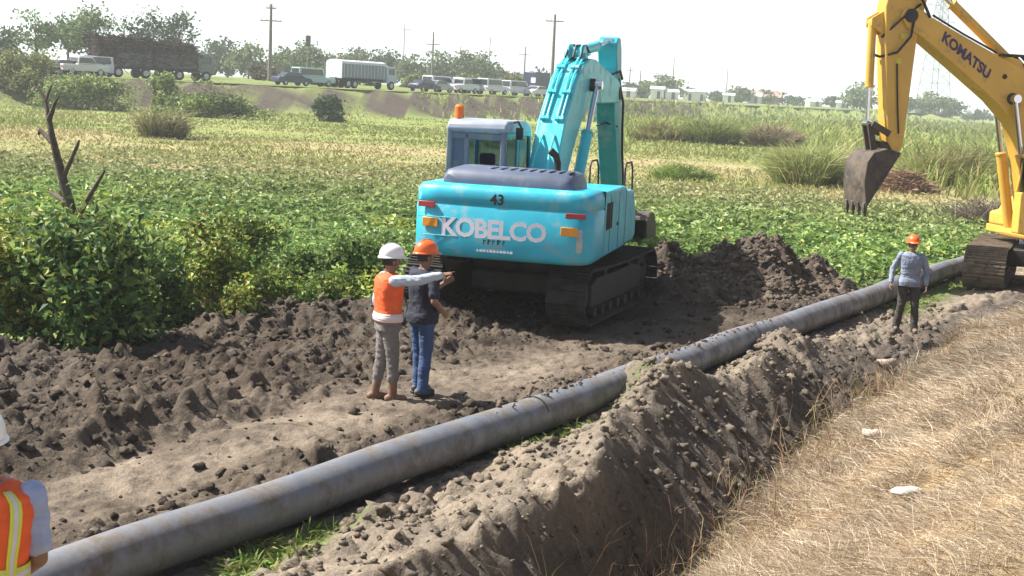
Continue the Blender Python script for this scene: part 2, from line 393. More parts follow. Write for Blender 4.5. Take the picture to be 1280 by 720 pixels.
# ================================================================== CLODS (uncountable lumps of soil)
def ico(sub):
    bm = bmesh.new(); bmesh.ops.create_icosphere(bm, subdivisions=sub, radius=1)
    V = np.array([v.co[:] for v in bm.verts]); Fc = np.array([[v.index for v in f.verts] for f in bm.faces]); bm.free(); return V, Fc
IV, IF = ico(2)
lumps = []
for k in range(10):
    V = IV.copy()
    d = fbm(V[:,0]*2+k*7.1, V[:,1]*2+V[:,2]*1.7, .9, 3)+.8*fbm(V[:,2]*2+k*3.3, V[:,0]*2-V[:,1], 1.9, 2)
    V = V*(1+.55*d)[:,None]*np.array([1, rng.uniform(.65,1), rng.uniform(.5,.85)]); lumps.append(V)
def scatter_lumps(name, pts, size, cols, m):
    Vs, Fs, Cs, o = [], [], [], 0
    for p, sz, c in zip(pts, size, cols):
        V = lumps[rng.integers(10)]*sz; a = rng.uniform(0, 6.28); ca, sa = math.cos(a), math.sin(a)
        V = np.stack([V[:,0]*ca-V[:,1]*sa, V[:,0]*sa+V[:,1]*ca, V[:,2]], 1)+p
        Vs.append(V); Fs.append(IF+o); Cs.append(np.broadcast_to(c, V.shape)); o += len(V)
    return link(name, np_mesh(name, np.concatenate(Vs), np.concatenate(Fs), np.concatenate(Cs), True), m)
M_clod = mat_attr('soil_lumps', rough=.95, noise=[(14,.75,1.25),(60,.8,1.2)], bump=.7, bscale=30, spec=.12)
cp, cs, cc = [], [], []
def lump_at(x, y, sz, c, sink=.25, zf=surf_z):
    cp.append((x, y, float(zf(x, y))+sz*(.5-sink))); cs.append(sz); cc.append(np.array(c)*rng.uniform(.7, 1.3))
N = 0
while N < 7000:
    x = rng.uniform(-8.5, 8); y = rng.uniform(8.5, 28)
    s_, t_ = st(x, y)
    if abs(t_) < .28 or y > edge_y(x)+.2 or abs(x)/y > .42: continue
    toe = np.interp(s_, TOE_S, TOE_T)
    if t_ > toe+.15: continue
    w = 1.0
    if t_ < 0: w = .25+.75*sstep(-2.4, -3.1, t_)+.8*math.exp(-((t_+.8)/.35)**2); w *= .45+1.1*float(fbm(np.array([x]), np.array([y]), .55, 3)[0]+.5)
    if -2.4 < t_ < -1.2 and s_ < 9: w *= .25
    if rng.random() > w: continue
    sz = min(.014*rng.random()**-.5, .065)
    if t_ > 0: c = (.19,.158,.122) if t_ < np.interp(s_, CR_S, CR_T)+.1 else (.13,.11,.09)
    else: c = (.068,.055,.044) if rng.random() < .65 else (.12,.098,.076)
    lump_at(x, y, sz, c); N += 1
for k in range(3000):
    x, y = rng.normal(3.9, 1.5), rng.normal(25.4, .9)
    s_, t_ = st(x, y)
    if t_ > -.5 or not (0 < x < 7.5): continue
    lump_at(x, y, min(.018*rng.random()**-.5, .075), (.125,.10,.078))
for bs, bt, rs, rt, h in BUMPS:
    for k in range(90):
        x, y = xy(rng.normal(bs, rs*.8), rng.normal(bt, rt*.8)); lump_at(x, y, min(.016*rng.random()**-.5, .07), (.19,.155,.118))
for k in range(150):   # crumbs lying on the crown of the pipe near the covered stretches
    s_ = rng.choice([5.4, 8.7, 11.0]) + rng.normal(0, .7); t_ = rng.normal(0, .05); x, y = xy(s_, t_)
    cp.append((x, y, .372)); cs.append(min(.010*rng.random()**-.5, .03)); cc.append(np.array((.13,.10,.075)))
tag(scatter_lumps('soil_clods', cp, cs, cc, M_clod), kind='stuff')
# ================================================================== PIPE
M_pipe = mat('weathered_grey_pipe', (.175,.185,.21), .30, var=.2, scale=2.5, dirt=(.135,.115,.095), dirt_amt=.34, dirt_scale=2.6, bump=.12, bscale=25)
M_black = mat('black_rubber', (.02,.02,.022), .6, var=.2, bump=.05)
pipe_p = thing('pipeline', 'long grey water pipe lying diagonally across the mud past both excavators', 'pipe', (*xy(0, 0), .17), -math.atan2(PU[0], PU[1]))
pts = [(.02*math.sin(k*.33)+.012*math.sin(k*1.1), -6.0+k*.5, .012*math.sin(k*.8)) for k in range(84)]
MB().tube(pts, .2, 40).build('pipe_wall', M_pipe, pipe_p, angle=60)
for s_ in (4.75, 11.05):
    MB().tube([(0, s_-.014, 0), (0, s_+.014, 0)], .2012, 40).build('weld_seam', mat('seam_dark', (.05,.05,.055), .6), pipe_p, angle=60)
mb = MB(); pr = []
for k in range(25):
    a = 2*math.pi*k/24; pr.append((.212*math.cos(a), 15.55-.30*math.cos(a)*.5, .212*math.sin(a)))
mb.tube(pr, .012, 6)
tag(mb.build('sling_strap', M_black, None, loc=(*xy(0, 0), .17), rz=-math.atan2(PU[0], PU[1])), 'dark sling looped round the pipe next to the man in the blue shirt', 'strap')
# ================================================================== VEGETATION
M_leaf = mat_attr('glossy_leaf', rough=.55, trans=.34, spec=.35)
M_tree = mat_attr('tree_leaf', rough=.6, trans=.25, spec=.3)
M_blade = mat_attr('grass_blade', rough=.7, trans=.3, spec=.25)
M_bark = mat('grey_brown_bark', (.12,.095,.075), .95, var=.35, scale=6, bump=.6, bscale=20)
M_dead = mat('dead_bark', (.10,.078,.062), .95, var=.4, scale=9, bump=.7, bscale=30)
def unit(v): return v/np.maximum(np.linalg.norm(v, axis=-1, keepdims=True), 1e-9)
def leaf_data(P, L, col, up=.6, aspect=.62, fold=.18):
    """one folded leaf (two triangles) at each point"""
    n = len(P); L = np.broadcast_to(L, (n,))[:, None]
    nrm = unit(rng.normal(0, 1, (n, 3))*(1-up)+np.array([0,0,1])*up*1.3)
    d = rng.normal(0, 1, (n, 3)); d = unit(d-nrm*(d*nrm).sum(1, keepdims=True)); s = np.cross(nrm, d)
    V = np.stack([P-d*L*.5, P+s*L*aspect*.5+nrm*L*fold-d*L*.08, P+d*L*.55-nrm*L*.05, P-s*L*aspect*.5+nrm*L*fold-d*L*.08], 1)
    base = np.arange(n)[:, None]*4
    Fc = np.concatenate([base+[0,1,2], base+[0,2,3]])
    return V.reshape(-1, 3), Fc, np.repeat(col, 4, 0)
def leaf_mesh(name, P, L, col, **k): 
    V, Fc, c = leaf_data(P, L, col, **k); return np_mesh(name, V, Fc, c)
def blade_mesh(name, P, D, L, W, bend, col, tipcol=None):
    """curved blades: P base, D direction (unit), bend = sideways droop fraction"""
    n = len(P); L = np.broadcast_to(L, (n,))[:, None]; W = np.broadcast_to(W, (n,))[:, None]; bend = np.broadcast_to(bend, (n,))[:, None]
    a = rng.uniform(0, 6.283, n); side = np.stack([np.cos(a), np.sin(a), 0*a], 1)
    side = unit(np.cross(D, side)+1e-6); hor = D*np.array([1,1,0])+.3*np.stack([np.cos(a*3), np.sin(a*3), 0*a], 1); hor = unit(hor)
    p1 = P+D*L*.5+hor*bend*L*.12; p2 = P+D*L*.85+hor*bend*L*.5-np.array([0,0,1])*bend*L*.22
    V = np.stack([P-side*W*.5, P+side*W*.5, p1+side*W*.42, p1-side*W*.42, p2], 1)
    b = np.arange(n)[:, None]*5
    c = np.repeat(col, 5, 0)
    if tipcol is not None: c[4::5] = tipcol; 
    return np_mesh(name, V.reshape(-1, 3), [b+[0,1,2,3], b+[3,2,4]], c)
def jit(c, n, v=.25, hue=.12):
    c = np.asarray(c, float); return np.clip(c[None]*(1+rng.normal(0, v, (n, 1)))*(1+rng.normal(0, hue, (n, 3))), .01, .9)
def pick(cols, n, w=None):
    return np.array(cols, float)[rng.choice(len(cols), n, p=w)]*(1+rng.normal(0, .2, (n, 1))).clip(.4, 1.7)
# ---- leafy crop covering the wet ground behind the mud
GR = [(.115,.19,.055),(.155,.235,.065),(.20,.27,.075),(.075,.135,.045),(.26,.29,.10)]
def crop_points(n, y0, y1):
    y = np.sqrt(rng.uniform(y0**2, y1**2, n)); x = rng.uniform(-.42, .42, n)*y
    s_, t_ = st(x, y); lim = edge_y(x)
    far_ = 52+3.2*fbm(x, y, .09, 3)+(x < -3)*4
    ok = (y > lim+.15+.5*fbm(x, y, .8, 2))&(y < far_)&((t_ < -.45)|(y > 38))&~((t_ > -.4)&(s_ < 34))
    return x[ok], y[ok]
xs, ys = crop_points(95000, 16, 31); xf, yf = crop_points(105000, 31, 58)
x = np.concatenate([xs, xf]); y = np.concatenate([ys, yf])
hgt = np.clip(.28+.30*fbm(x, y, .33, 3)+.24*fbm(x, y, 1.2, 3), .08, .8)
hgt *= sstep(0, 1.2, y-edge_y(x))*.75+.25
thin = 1-.65*sstep(40, 52, y)
gap = fbm(x+80, y, .7, 4)+.25*fbm(x, y+30, 2.5, 2)
keep = (rng.random(len(x)) < thin)&(gap > -.22-.2*rng.random(len(x)))
x, y, hgt = x[keep], y[keep], hgt[keep]
P = np.stack([x, y, gz(x, y)+hgt*rng.random(len(x))**.45], 1)
L = np.where(y < 31, rng.uniform(.06, .19, len(x)), rng.uniform(.11, .27, len(x)))
cl = pick(GR, len(x), [.27,.3,.22,.13,.08])*(1.2+.4*fbm(x, y, .22, 3))[:, None]
cl *= 1.15; fd = (.88*sstep(33, 50, y))[:, None]; cl = cl*(1-fd)+fd*np.array([.30,.31,.14])*rng.uniform(.6, 1.35, (len(x), 1))
yel = (fbm(x+50, y, .3, 3) > .25)&(x < 2); cl[yel] *= 1+(np.array([.4,.15,-.2])*(1-sstep(30, 42, y[yel]))[:, None])
tag(link('leafy_crop', leaf_mesh('leafy_crop', P, L, cl, up=.62), M_leaf), kind='stuff')
# ---- dry grass of the dike
n = 360000
s_ = rng.uniform(-7.5, 27, n); toe = np.interp(s_, TOE_S, TOE_T); t_ = toe-.12+rng.random(n)**1.3*7.2
x, y = xy(s_, t_); ok = (x/np.maximum(y, .1) < .72)&(x/np.maximum(y, .1) > -.1)&(y > 4.6)&(y < 33)
x, y, t_, toe, s_ = x[ok], y[ok], t_[ok], toe[ok], s_[ok]; n = len(x)
flow = fbm(x, y, .9, 3)*4+2.2
lean = .75+.5*fbm(x+9, y, 1.4, 3)
D = unit(np.stack([np.cos(flow)*lean*.55+rng.normal(0, .75, n), np.sin(flow)*lean*.55+rng.normal(0, .75, n), rng.uniform(.05, .6, n)+.5*(fbm(x+70, y, 1.6, 2) > .18)], 1))
tuft = np.clip(.55+.8*fbm(x, y+40, 1.1, 3), .15, 1.3)
L = rng.uniform(.12, .42, n)*(.55+.7*tuft)
straw = pick([(.52,.435,.325),(.45,.365,.265),(.62,.54,.42),(.34,.25,.18),(.42,.36,.25),(.26,.185,.135)], n, [.28,.26,.18,.12,.1,.06])
straw *= .88*(1+.45*fbm(x, y, .7, 3)+.35*fbm(x, y+90, 2.4, 2))[:, None]
kp_ = rng.random(n) < np.clip(1.05+1.5*fbm(x+20, y+11, 1.3, 3), .18, 1); x, y, D, L, straw = x[kp_], y[kp_], D[kp_], L[kp_], straw[kp_]; n = len(x)
tag(link('dry_grass', blade_mesh('dry_grass', np.stack([x, y, gz(x, y)-.01], 1), D, L, np.clip(.00055*y, .0036, .010), rng.uniform(.2, 1.1, n), straw), M_blade), kind='stuff')
# standing tufts among the flattened straw
n = 60000; s_ = rng.uniform(-4, 24, n); toe = np.interp(s_, TOE_S, TOE_T); t_ = toe+.1+rng.random(n)**1.2*4.8; x, y = xy(s_, t_)
ok = (x/np.maximum(y, .1) < .47)&(y > 5.5)&(y < 30)&(fbm(x+33, y+7, 1.5, 3) > .10); x, y = x[ok], y[ok]; n = len(x)
D = unit(np.stack([rng.normal(0, .42, n), rng.normal(0, .42, n), np.ones(n)], 1))
tag(link('standing_straw', blade_mesh('standing_straw', np.stack([x, y, gz(x, y)-.01], 1), D, rng.uniform(.15, .42, n), np.clip(.0005*y, .0034, .009), rng.uniform(.2, 1.3, n), pick([(.50,.42,.30),(.40,.31,.21),(.58,.50,.38),(.30,.21,.14)], n)), M_blade), kind='stuff')
# stalks and weeds along the ditch
n = 2600; s_ = rng.uniform(-2, 17, n); toe = np.interp(s_, TOE_S, TOE_T); t_ = toe+rng.normal(.12, .22, n); x, y = xy(s_, t_)
w_ = np.clip(.5+1.6*fbm(x, y, .8, 2), .05, 1); k_ = rng.random(n) < w_; x, y = x[k_], y[k_]; n = len(x)
D = unit(np.stack([rng.normal(0, .35, n), rng.normal(0, .35, n), np.ones(n)], 1))
tag(link('ditch_weeds', blade_mesh('ditch_weeds', np.stack([x, y, gz(x, y)-.02], 1), D, rng.uniform(.2, .85, n), .008, rng.uniform(.1, .9, n), pick([(.42,.32,.18),(.30,.18,.11),(.26,.24,.09),(.36,.22,.15)], n)), M_blade), kind='stuff')
# ---- low green weeds by the pipe
xs_, ys_ = [], []
for s0, s1, tc, w in ((-1.5, 5.2, .42, .14), (16.2, 23, .45, .16), (3.2,4.3,.55,.15)):
    m_ = int(420*(s1-s0)); s_ = rng.uniform(s0, s1, m_); x, y = xy(s_, tc+rng.normal(0, w, m_)); k_ = fbm(x, y, 1.1, 3) > .02; xs_.append(x[k_]); ys_.append(y[k_])
for px, py in ((735,262),):
    pass
x, y = np.concatenate(xs_), np.concatenate(ys_); n = len(x)
D = unit(np.stack([rng.normal(0, .8, n), rng.normal(0, .8, n), rng.uniform(.4, 1, n)], 1))
tag(link('green_weeds', blade_mesh('green_weeds', np.stack([x, y, gz(x, y)-.01], 1), D, rng.uniform(.06, .2, n), .018, rng.uniform(.1, .8, n), pick([(.13,.22,.04),(.19,.27,.06),(.25,.25,.09)], n)), M_blade), kind='stuff')
# ---- stubble and short grass of the paddock
n = 70000; y = rng.uniform(47**.5, 150**.5, n)**2; x = rng.uniform(-.43, .43, n)*y
q = road_q(x, y); ok = (q > 4.5)&(y > 50+3*fbm(x, y, .09, 3)+(x < -3)*4); x, y = x[ok], y[ok]; n = len(x)
D = unit(np.stack([rng.normal(0, .5, n), rng.normal(0, .5, n), np.ones(n)], 1))
f1 = fbm(x*.05, y, .16, 3); f2 = fbm(x, y, .12, 3)
tall = np.clip(1+1.4*fbm(x, y, .09, 3), .35, 2.2)
pc = mixc(pick([(.23,.25,.08),(.19,.25,.065)], n), pick([(.40,.34,.17),(.34,.28,.15)], n), np.clip(.45+1.2*f1+.9*f2, 0, 1)*(1-.55*sstep(80, 105, y)))
tag(link('paddock_grass', blade_mesh('paddock_grass', np.stack([x, y, gz(x, y)-.02], 1), D, rng.uniform(.10, .32, n)*tall, .0009*y, rng.uniform(.1, .8, n), pc), M_blade), kind='stuff')
# ---- tall rank grass on the road bank and on the far side of the paddock
n = 60000; y = rng.uniform(55**.5, 420**.5, n)**2; x = rng.uniform(-.43, .43, n)*y
q = road_q(x, y); pxs = 640+1700*x/y+12
near_lim = np.interp(pxs, [0, 700, 780, 940, 1080, 1110, 1160, 1280], [400, 400, 118, 122, 110, 75, 60, 52])
bank_ = (q > 4.6)&(q < 14)&(fbm(x, y, .12, 3) > np.where(pxs < 520, .12, -.3))
fld = (y > near_lim)&(q > 4.6)&(fbm(x+200, y, .05, 3) > -.25)
ok = bank_|fld; x, y, q, pxs = x[ok], y[ok], q[ok], pxs[ok]; n = len(x)
hh = np.clip(1.0+1.1*fbm(x, y, .1, 3), .35, 2.2)*rng.uniform(.6, 1.15, n)*np.where(pxs < 700, .8, 1.5)
D = unit(np.stack([rng.normal(0, .3, n), rng.normal(0, .3, n), np.ones(n)], 1))
gc = pick([(.20,.25,.065),(.26,.29,.09),(.14,.19,.05),(.34,.30,.13)], n, [.38,.27,.2,.15])*(1+.4*fbm(x, y, .06, 2))[:, None]
tag(link('rank_grass', blade_mesh('rank_grass', np.stack([x, y, gz(x, y)-.05], 1), D, hh, .0011*y, rng.uniform(.1, .7, n), gc), M_blade), kind='stuff')
# ---- grass clumps (each one a thing)
def grass_clump(px, py, h, w, cols, label, n=900, z=0., group=None, d=None):
    p = at_z(px, py, z); p[2] = float(gz(p[0], p[1]))
    n = int(n*2.2); k = 26; ta = rng.uniform(0, 6.283, k); tr_ = np.sqrt(rng.random(k))*w*.5
    tx, ty = np.cos(ta)*tr_, np.sin(ta)*tr_*.7; th_ = (1-.55*(tr_/(w*.5))**2)*rng.uniform(.7, 1.15, k)
    q = rng.integers(0, k, n); sg = w*.055
    Pp = np.stack([tx[q]+rng.normal(0, sg, n), ty[q]+rng.normal(0, sg, n), 0*tx[q]-.03], 1)
    D = unit(np.stack([tx[q]/w*.55+rng.normal(0, .26, n), ty[q]/w*.55+rng.normal(0, .26, n), np.ones(n)], 1))
    col_ = pick(cols, n)*(1+.22*rng.normal(0, 1, (k, 1)))[q].clip(.55, 1.5)
    o = link('grass_clump', blade_mesh('grass_clump', Pp, D, h*1.35*th_[q]*rng.uniform(.45, 1.1, n), .00055*p[1]+.006, rng.uniform(.2, 1.3, n), col_), M_blade, loc=p)
    return tag(o, label, 'grass clump', group)
LG = [(.30,.37,.13),(.40,.43,.18),(.22,.28,.09),(.46,.42,.22)]; BR = [(.27,.2,.15),(.34,.26,.18),(.2,.16,.12),(.3,.28,.14)]
grass_clump(1012, 233, 2.7, 3.4, LG, 'big arching green grass clump standing alone in the field near the yellow bucket', 2600)
grass_clump(890, 181, 2.4, 4.6, [(.17,.22,.06),(.25,.27,.09),(.10,.13,.045)], 'dense green grass clump directly before the brown clump', 1500)
grass_clump(822, 177, 2.2, 4.6, [(.27,.28,.10),(.33,.27,.14),(.18,.2,.07)], 'yellowish grass clump nearest the turquoise digger arm', 1300)
grass_clump(965, 184, 2.5, 3.8, BR, 'withered brown grass clump between green ones at the paddock edge', 1500)
grass_clump(204, 173, 2.3, 2.2, [(.22,.24,.09),(.30,.27,.14),(.18,.15,.09)], 'thin wispy grass clump standing alone in the dry paddock', 500)
grass_clump(1185, 232, 2.6, 3.6, [(.26,.25,.10),(.20,.23,.07),(.32,.27,.14)], 'yellow green grass clump beyond the heap of dry straw', 1500)
grass_clump(1228, 215, 2.4, 3.4, LG, 'green grass clump seen under the yellow digger boom', 1300)
grass_clump(850, 226, 1.0, 2.6, [(.16,.24,.06),(.22,.28,.08)], 'low soft green grass clump at the paddock side of the crop', 700)
grass_clump(1075, 232, 1.2, 2.2, LG, 'short green grass clump beside the hanging yellow bucket', 600)
# ---- heap of dry straw, brush pile
p = at_z(1128, 241, 0); n = 2600; th = rng.uniform(0, 6.28, n); rr = np.sqrt(rng.random(n))
X_ = rr*np.cos(th)*1.5; Y_ = rr*np.sin(th)*.9; hz_ = 1.25*(1-rr**1.6)*(.5+.5*(X_+1.5)/3)
D = unit(np.stack([rng.normal(-.6, .8, n), rng.normal(0, .8, n), rng.uniform(0, .6, n)], 1))
tag(link('straw_heap', blade_mesh('straw_heap', np.stack([X_, Y_, hz_*rng.random(n)**.35], 1), D, rng.uniform(.3, .7, n), .05, .5, pick([(.30,.20,.13),(.24,.15,.10),(.38,.27,.17)], n)), M_blade, loc=p), 'heap of reddish brown dry straw lying behind the yellow bucket', 'straw heap')
p = at_z(1238, 283, 0); n = 700; X_ = rng.normal(0, .55, n); Y_ = rng.normal(0, .4, n)
D = unit(np.stack([rng.normal(0, .5, n), rng.normal(0, .5, n), rng.uniform(.1, 1, n)], 1))
tag(link('dry_brush', blade_mesh('dry_brush', np.stack([X_, Y_, .3*rng.random(n)], 1), D, rng.uniform(.5, 1.5, n), .025, .5, pick([(.20,.16,.13),(.26,.22,.18),(.13,.10,.08)], n)), M_blade, loc=p), 'grey leafless brush pile behind the yellow digger', 'brush pile')
# ---- shrubs
def shrub(name, loc, rx, ry, h, n, lf, cols, wts, label, cat, nst=9, low=.1, up=.45, group=None, crown='foliage', clus=26):
    root = thing(name, label, cat, loc, 0, group)
    cx = []
    for k in range(clus):
        a = rng.uniform(0, 6.283); r = math.sqrt(rng.random())*.95; zz = low+(1-low)*rng.random()**.7
        sh = (1-max(0, zz-.45)**1.6*1.1)
        cx.append((math.cos(a)*r*rx*sh, math.sin(a)*r*ry*sh, zz*h))
    cx = np.array(cx); k_ = rng.integers(0, clus, n)
    sg = .165*np.array([rx, ry, h*.75])*1.0
    P = cx[k_]+rng.normal(0, 1, (n, 3))*sg
    P[:, 2] = np.clip(P[:, 2], .03, None)
    cl = pick(cols, n, wts)*(1+.3*rng.normal(0, 1, (clus, 1)))[k_].clip(.5, 1.6)
    link(crown, leaf_mesh(crown, P, rng.uniform(.65, 1.2, n)*lf, cl, up=up), M_leaf, root)
    mb = MB()
    for k in range(min(nst, clus)):
        e = cx[k]; mb.tube([(e[0]*.15, e[1]*.15, -.05), (e[0]*.5, e[1]*.5, e[2]*.45), tuple(e)], [.016*h, .012*h, .004*h], 5)
    mb.build('stem', M_bark, root)
    return root
DK = [(.09,.17,.055),(.135,.225,.065),(.06,.12,.045),(.27,.34,.085)]; YG = [(.24,.31,.065),(.34,.36,.085),(.15,.23,.055),(.40,.34,.10)]
def gl(px, py): p = at_z(px, py, .02); p[2] = float(gz(p[0], p[1])); return p
shrub('leafy_bush', gl(105, 428), 1.12, .8, 1.4, 4600, .145, DK+YG[:1], [.28,.28,.17,.15,.12], 'large dark green leafy bush at the muddy edge below the bare tree', 'bush', 14, .06, .35, clus=40)
shrub('leafy_bush', gl(8, 420), .75, .6, 1.1, 2200, .115, YG, [.3,.25,.3,.15], 'yellow green leafy bush at the photo edge beside the large dark bush', 'bush', 8, .05)
shrub('leafy_bush', gl(255, 392), .62, .55, 1.28, 2300, .11, YG, [.35,.3,.25,.1], 'tall bright yellow green bush standing between the dark bush and the low weeds', 'bush', 8, .1)
shrub('leafy_bush', gl(196, 405), .5, .5, 1.0, 1500, .11, DK+YG[:1], [.25,.25,.15,.15,.2], 'mid green bush pressed against the side of the large dark bush', 'bush', 7, .08)
shrub('leafy_bush', gl(60, 385), 1.3, .6, 1.25, 3200, .12, YG+DK[1:2], [.25,.25,.2,.05,.25], 'broad bush with yellowing top leaves growing around the bare tree trunk', 'bush', 8, .3)
shrub('leafy_bush', gl(372, 372), .75, .5, .75, 1500, .11, [(.13,.21,.045),(.2,.26,.07),(.09,.15,.035)], None, 'low bright green weed bush behind the clods near the two men', 'bush', 5, .1)
shrub('leafy_bush', gl(440, 362), .7, .5, .8, 1500, .12, [(.12,.2,.045),(.19,.25,.07),(.08,.14,.035)], None, 'low green bush just behind the man in the orange vest', 'bush', 5, .1)
shrub('leafy_bush', gl(305, 340), .9, .6, 1.0, 1500, .12, [(.14,.21,.045),(.24,.26,.06),(.08,.14,.035)], None, 'low yellowish bush in the crop above the dry tussock', 'bush', 5, .1)
grass_clump(268, 398, .5, 1.5, [(.42,.34,.19),(.33,.27,.13),(.22,.18,.1)], 'dry straw coloured tussock on the mud ridge below the yellow green bush', 700)
def far_bush(px, py, w, h, cols, label, n=1500, low=.05, wts=None, z=0.):
    p = at_z(px, py, z); p[2] = float(gz(p[0], p[1]))
    return shrub('field_bush', p, w/2, w/3.2, h, n*2, .0030*p[1], cols, wts, label, 'bush', 6, low, clus=30)
FB = [(.19,.27,.075),(.26,.32,.10),(.12,.18,.055),(.31,.33,.13)]
far_bush(100, 137, 9.5, 2.6, FB, 'wide rounded green bush beside the road, behind the bare tree', 2600)
far_bush(28, 132, 6.5, 3.2, [(.23,.26,.09),(.3,.3,.13),(.16,.19,.07)], 'tall olive bush behind the top of the bare tree', 2000)
far_bush(203, 143, 3.2, 2.9, [(.22,.29,.09),(.28,.33,.11),(.15,.21,.06)], 'pale green upright bush before the loaded cane truck', 1500)
far_bush(262, 147, 8.5, 1.7, [(.19,.26,.07),(.25,.3,.09),(.11,.16,.05)], 'long low bright green bush beneath the cane truck cab', 2200)
far_bush(410, 153, 2.9, 1.8, [(.045,.085,.04),(.07,.11,.05)], 'small dark green round bush alone at the paddock edge', 1100)
far_bush(398, 137, 3.2, 1.8, [(.12,.17,.06),(.2,.24,.09)], 'green bush just above the small dark bush', 800)
far_bush(450, 136, 4.2, 1.9, FB, 'light green bush below the white roofed truck', 1100)
far_bush(330, 132, 4.2, 1.6, [(.17,.13,.09),(.13,.1,.075),(.2,.18,.09)], 'brownish scrub on the road bank below the tall utility pole', 1000)
far_bush(520, 137, 4.5, 1.6, FB, 'olive bush on the bank beneath the parked cars', 1000)
far_bush(585, 137, 5.5, 2.0, [(.22,.26,.08),(.28,.3,.11),(.15,.19,.06)], 'yellow green bush on the bank above the orange beacon', 1300)
far_bush(640, 141, 5.5, 2.3, [(.2,.23,.08),(.29,.27,.12),(.14,.17,.06)], 'olive yellow bush beside the turquoise boom', 1300)
# ---- bare tree in the bush
tp = at_y(88, 288, 20.6); tz = float(gz(tp[0], tp[1])); bt = thing('bare_tree', 'leafless dead tree with broken branches rising out of the bushes', 'dead tree', (tp[0], tp[1], tz))
def tl(px, py, dy=0): q = at_y(px, py, 20.6+dy)-np.array([tp[0], tp[1], tz]); return tuple(q)
b0 = (0.05, 0, -.1)
MB().tube([b0, tl(94,282), tl(86,252), tl(78,222), tl(71,195), tl(65,170), tl(61,148), tl(57,126,.1)], [.11,.09,.078,.068,.06,.05,.04,.022], 12).build('trunk', M_dead, bt)
for pts_, r_ in (([(61,150,0),(65,140,-.05),(69,128,-.1)], [.045,.035,.02]), ([(66,178,0),(58,170,.1),(50,163,.15),(48,168,.18)], [.05,.04,.035,.02]), ([(79,222,0),(88,202,-.15),(97,181,-.3),(99,175,-.3)], [.042,.032,.026,.014]),
                 ([(88,282,-.1),(100,266,-.2),(115,240,-.35),(127,220,-.45),(131,213,-.5)], [.055,.045,.036,.026,.012]), ([(86,255,0),(74,247,.15),(62,240,.25)], [.06,.045,.025]), ([(57,126,.1),(50,112,.15),(42,106,.2)], [.028,.02,.01]), ([(57,126,.1),(62,112,.1),(66,104,.1)], [.025,.018,.008]), ([(69,128,-.1),(76,116,-.15)], [.018,.008])):
    MB().tube([tl(*q) for q in pts_], r_, 8).build('branch', M_dead, bt)
# ---- trees beyond the road
def tree(name, px, top, wpx, d, cols, label, sparse=.5, n=1500, lf=None, base=None, group=None):
    c = at_y(px, 110, d); z0 = float(gz(c[0], c[1])); H_ = at_y(px, top, d)[2]-z0; W_ = wpx*1.3/1700*d
    root = thing(name, label, 'tree', (c[0], c[1], z0), 0, group)
    ncl = int(14+16*(1-sparse)); n = int(n*(1.5 if sparse < .6 else 1.0)); lf = lf or .0026*d
    cl = []
    bz = base if base is not None else (.25 if sparse > .6 else .0)
    for k in range(ncl):
        u = rng.normal(0, 1, 3); u /= np.linalg.norm(u); r = rng.uniform(.45, 1)
        cl.append((u[0]*r*W_*.42, u[1]*r*W_*.42, H_*(bz+(1-bz)*.5)+u[2]*r*H_*(1-bz)*.42))
    cl[0] = (rng.normal(0, .08)*W_, 0, H_*.95); cl = np.array(cl)
    k_ = rng.integers(0, ncl, n); sg = (.15-.05*sparse)*np.array([W_, W_, H_*.55])
    P = cl[k_]+rng.normal(0, 1, (n, 3))*sg; P[:, 2] = np.clip(P[:, 2], H_*.06, None)
    col = pick(cols, n)*(1+.28*rng.normal(0, 1, (ncl, 1)))[k_].clip(.5, 1.5)
    link('crown', leaf_mesh('crown', P, rng.uniform(.7, 1.25, n)*lf, col, up=.3, aspect=.7), M_tree, root)
    mb = MB(); tr = .018*H_+.05
    mb.tube([(0,0,-.3), (.02*W_, 0, H_*.3), (.01*W_, .02*W_, H_*.6), (cl[0][0]*.8, 0, H_*.88)], [tr*1.15, tr*.85, tr*.55, tr*.2], 8)
    for e in cl[1:9]:
        z_ = max(H_*.2, e[2]*.55); mb.tube([(0, 0, z_), (e[0]*.55, e[1]*.55, (z_+e[2])*.5), tuple(e)], [tr*.42, tr*.28, tr*.1], 5)
    mb.build('trunk', M_bark, root)
T1 = [(.12,.175,.06),(.16,.21,.075),(.09,.14,.055)]; T2 = [(.06,.10,.05),(.08,.12,.055)]; T3 = [(.13,.16,.06),(.10,.14,.055),(.17,.19,.08)]
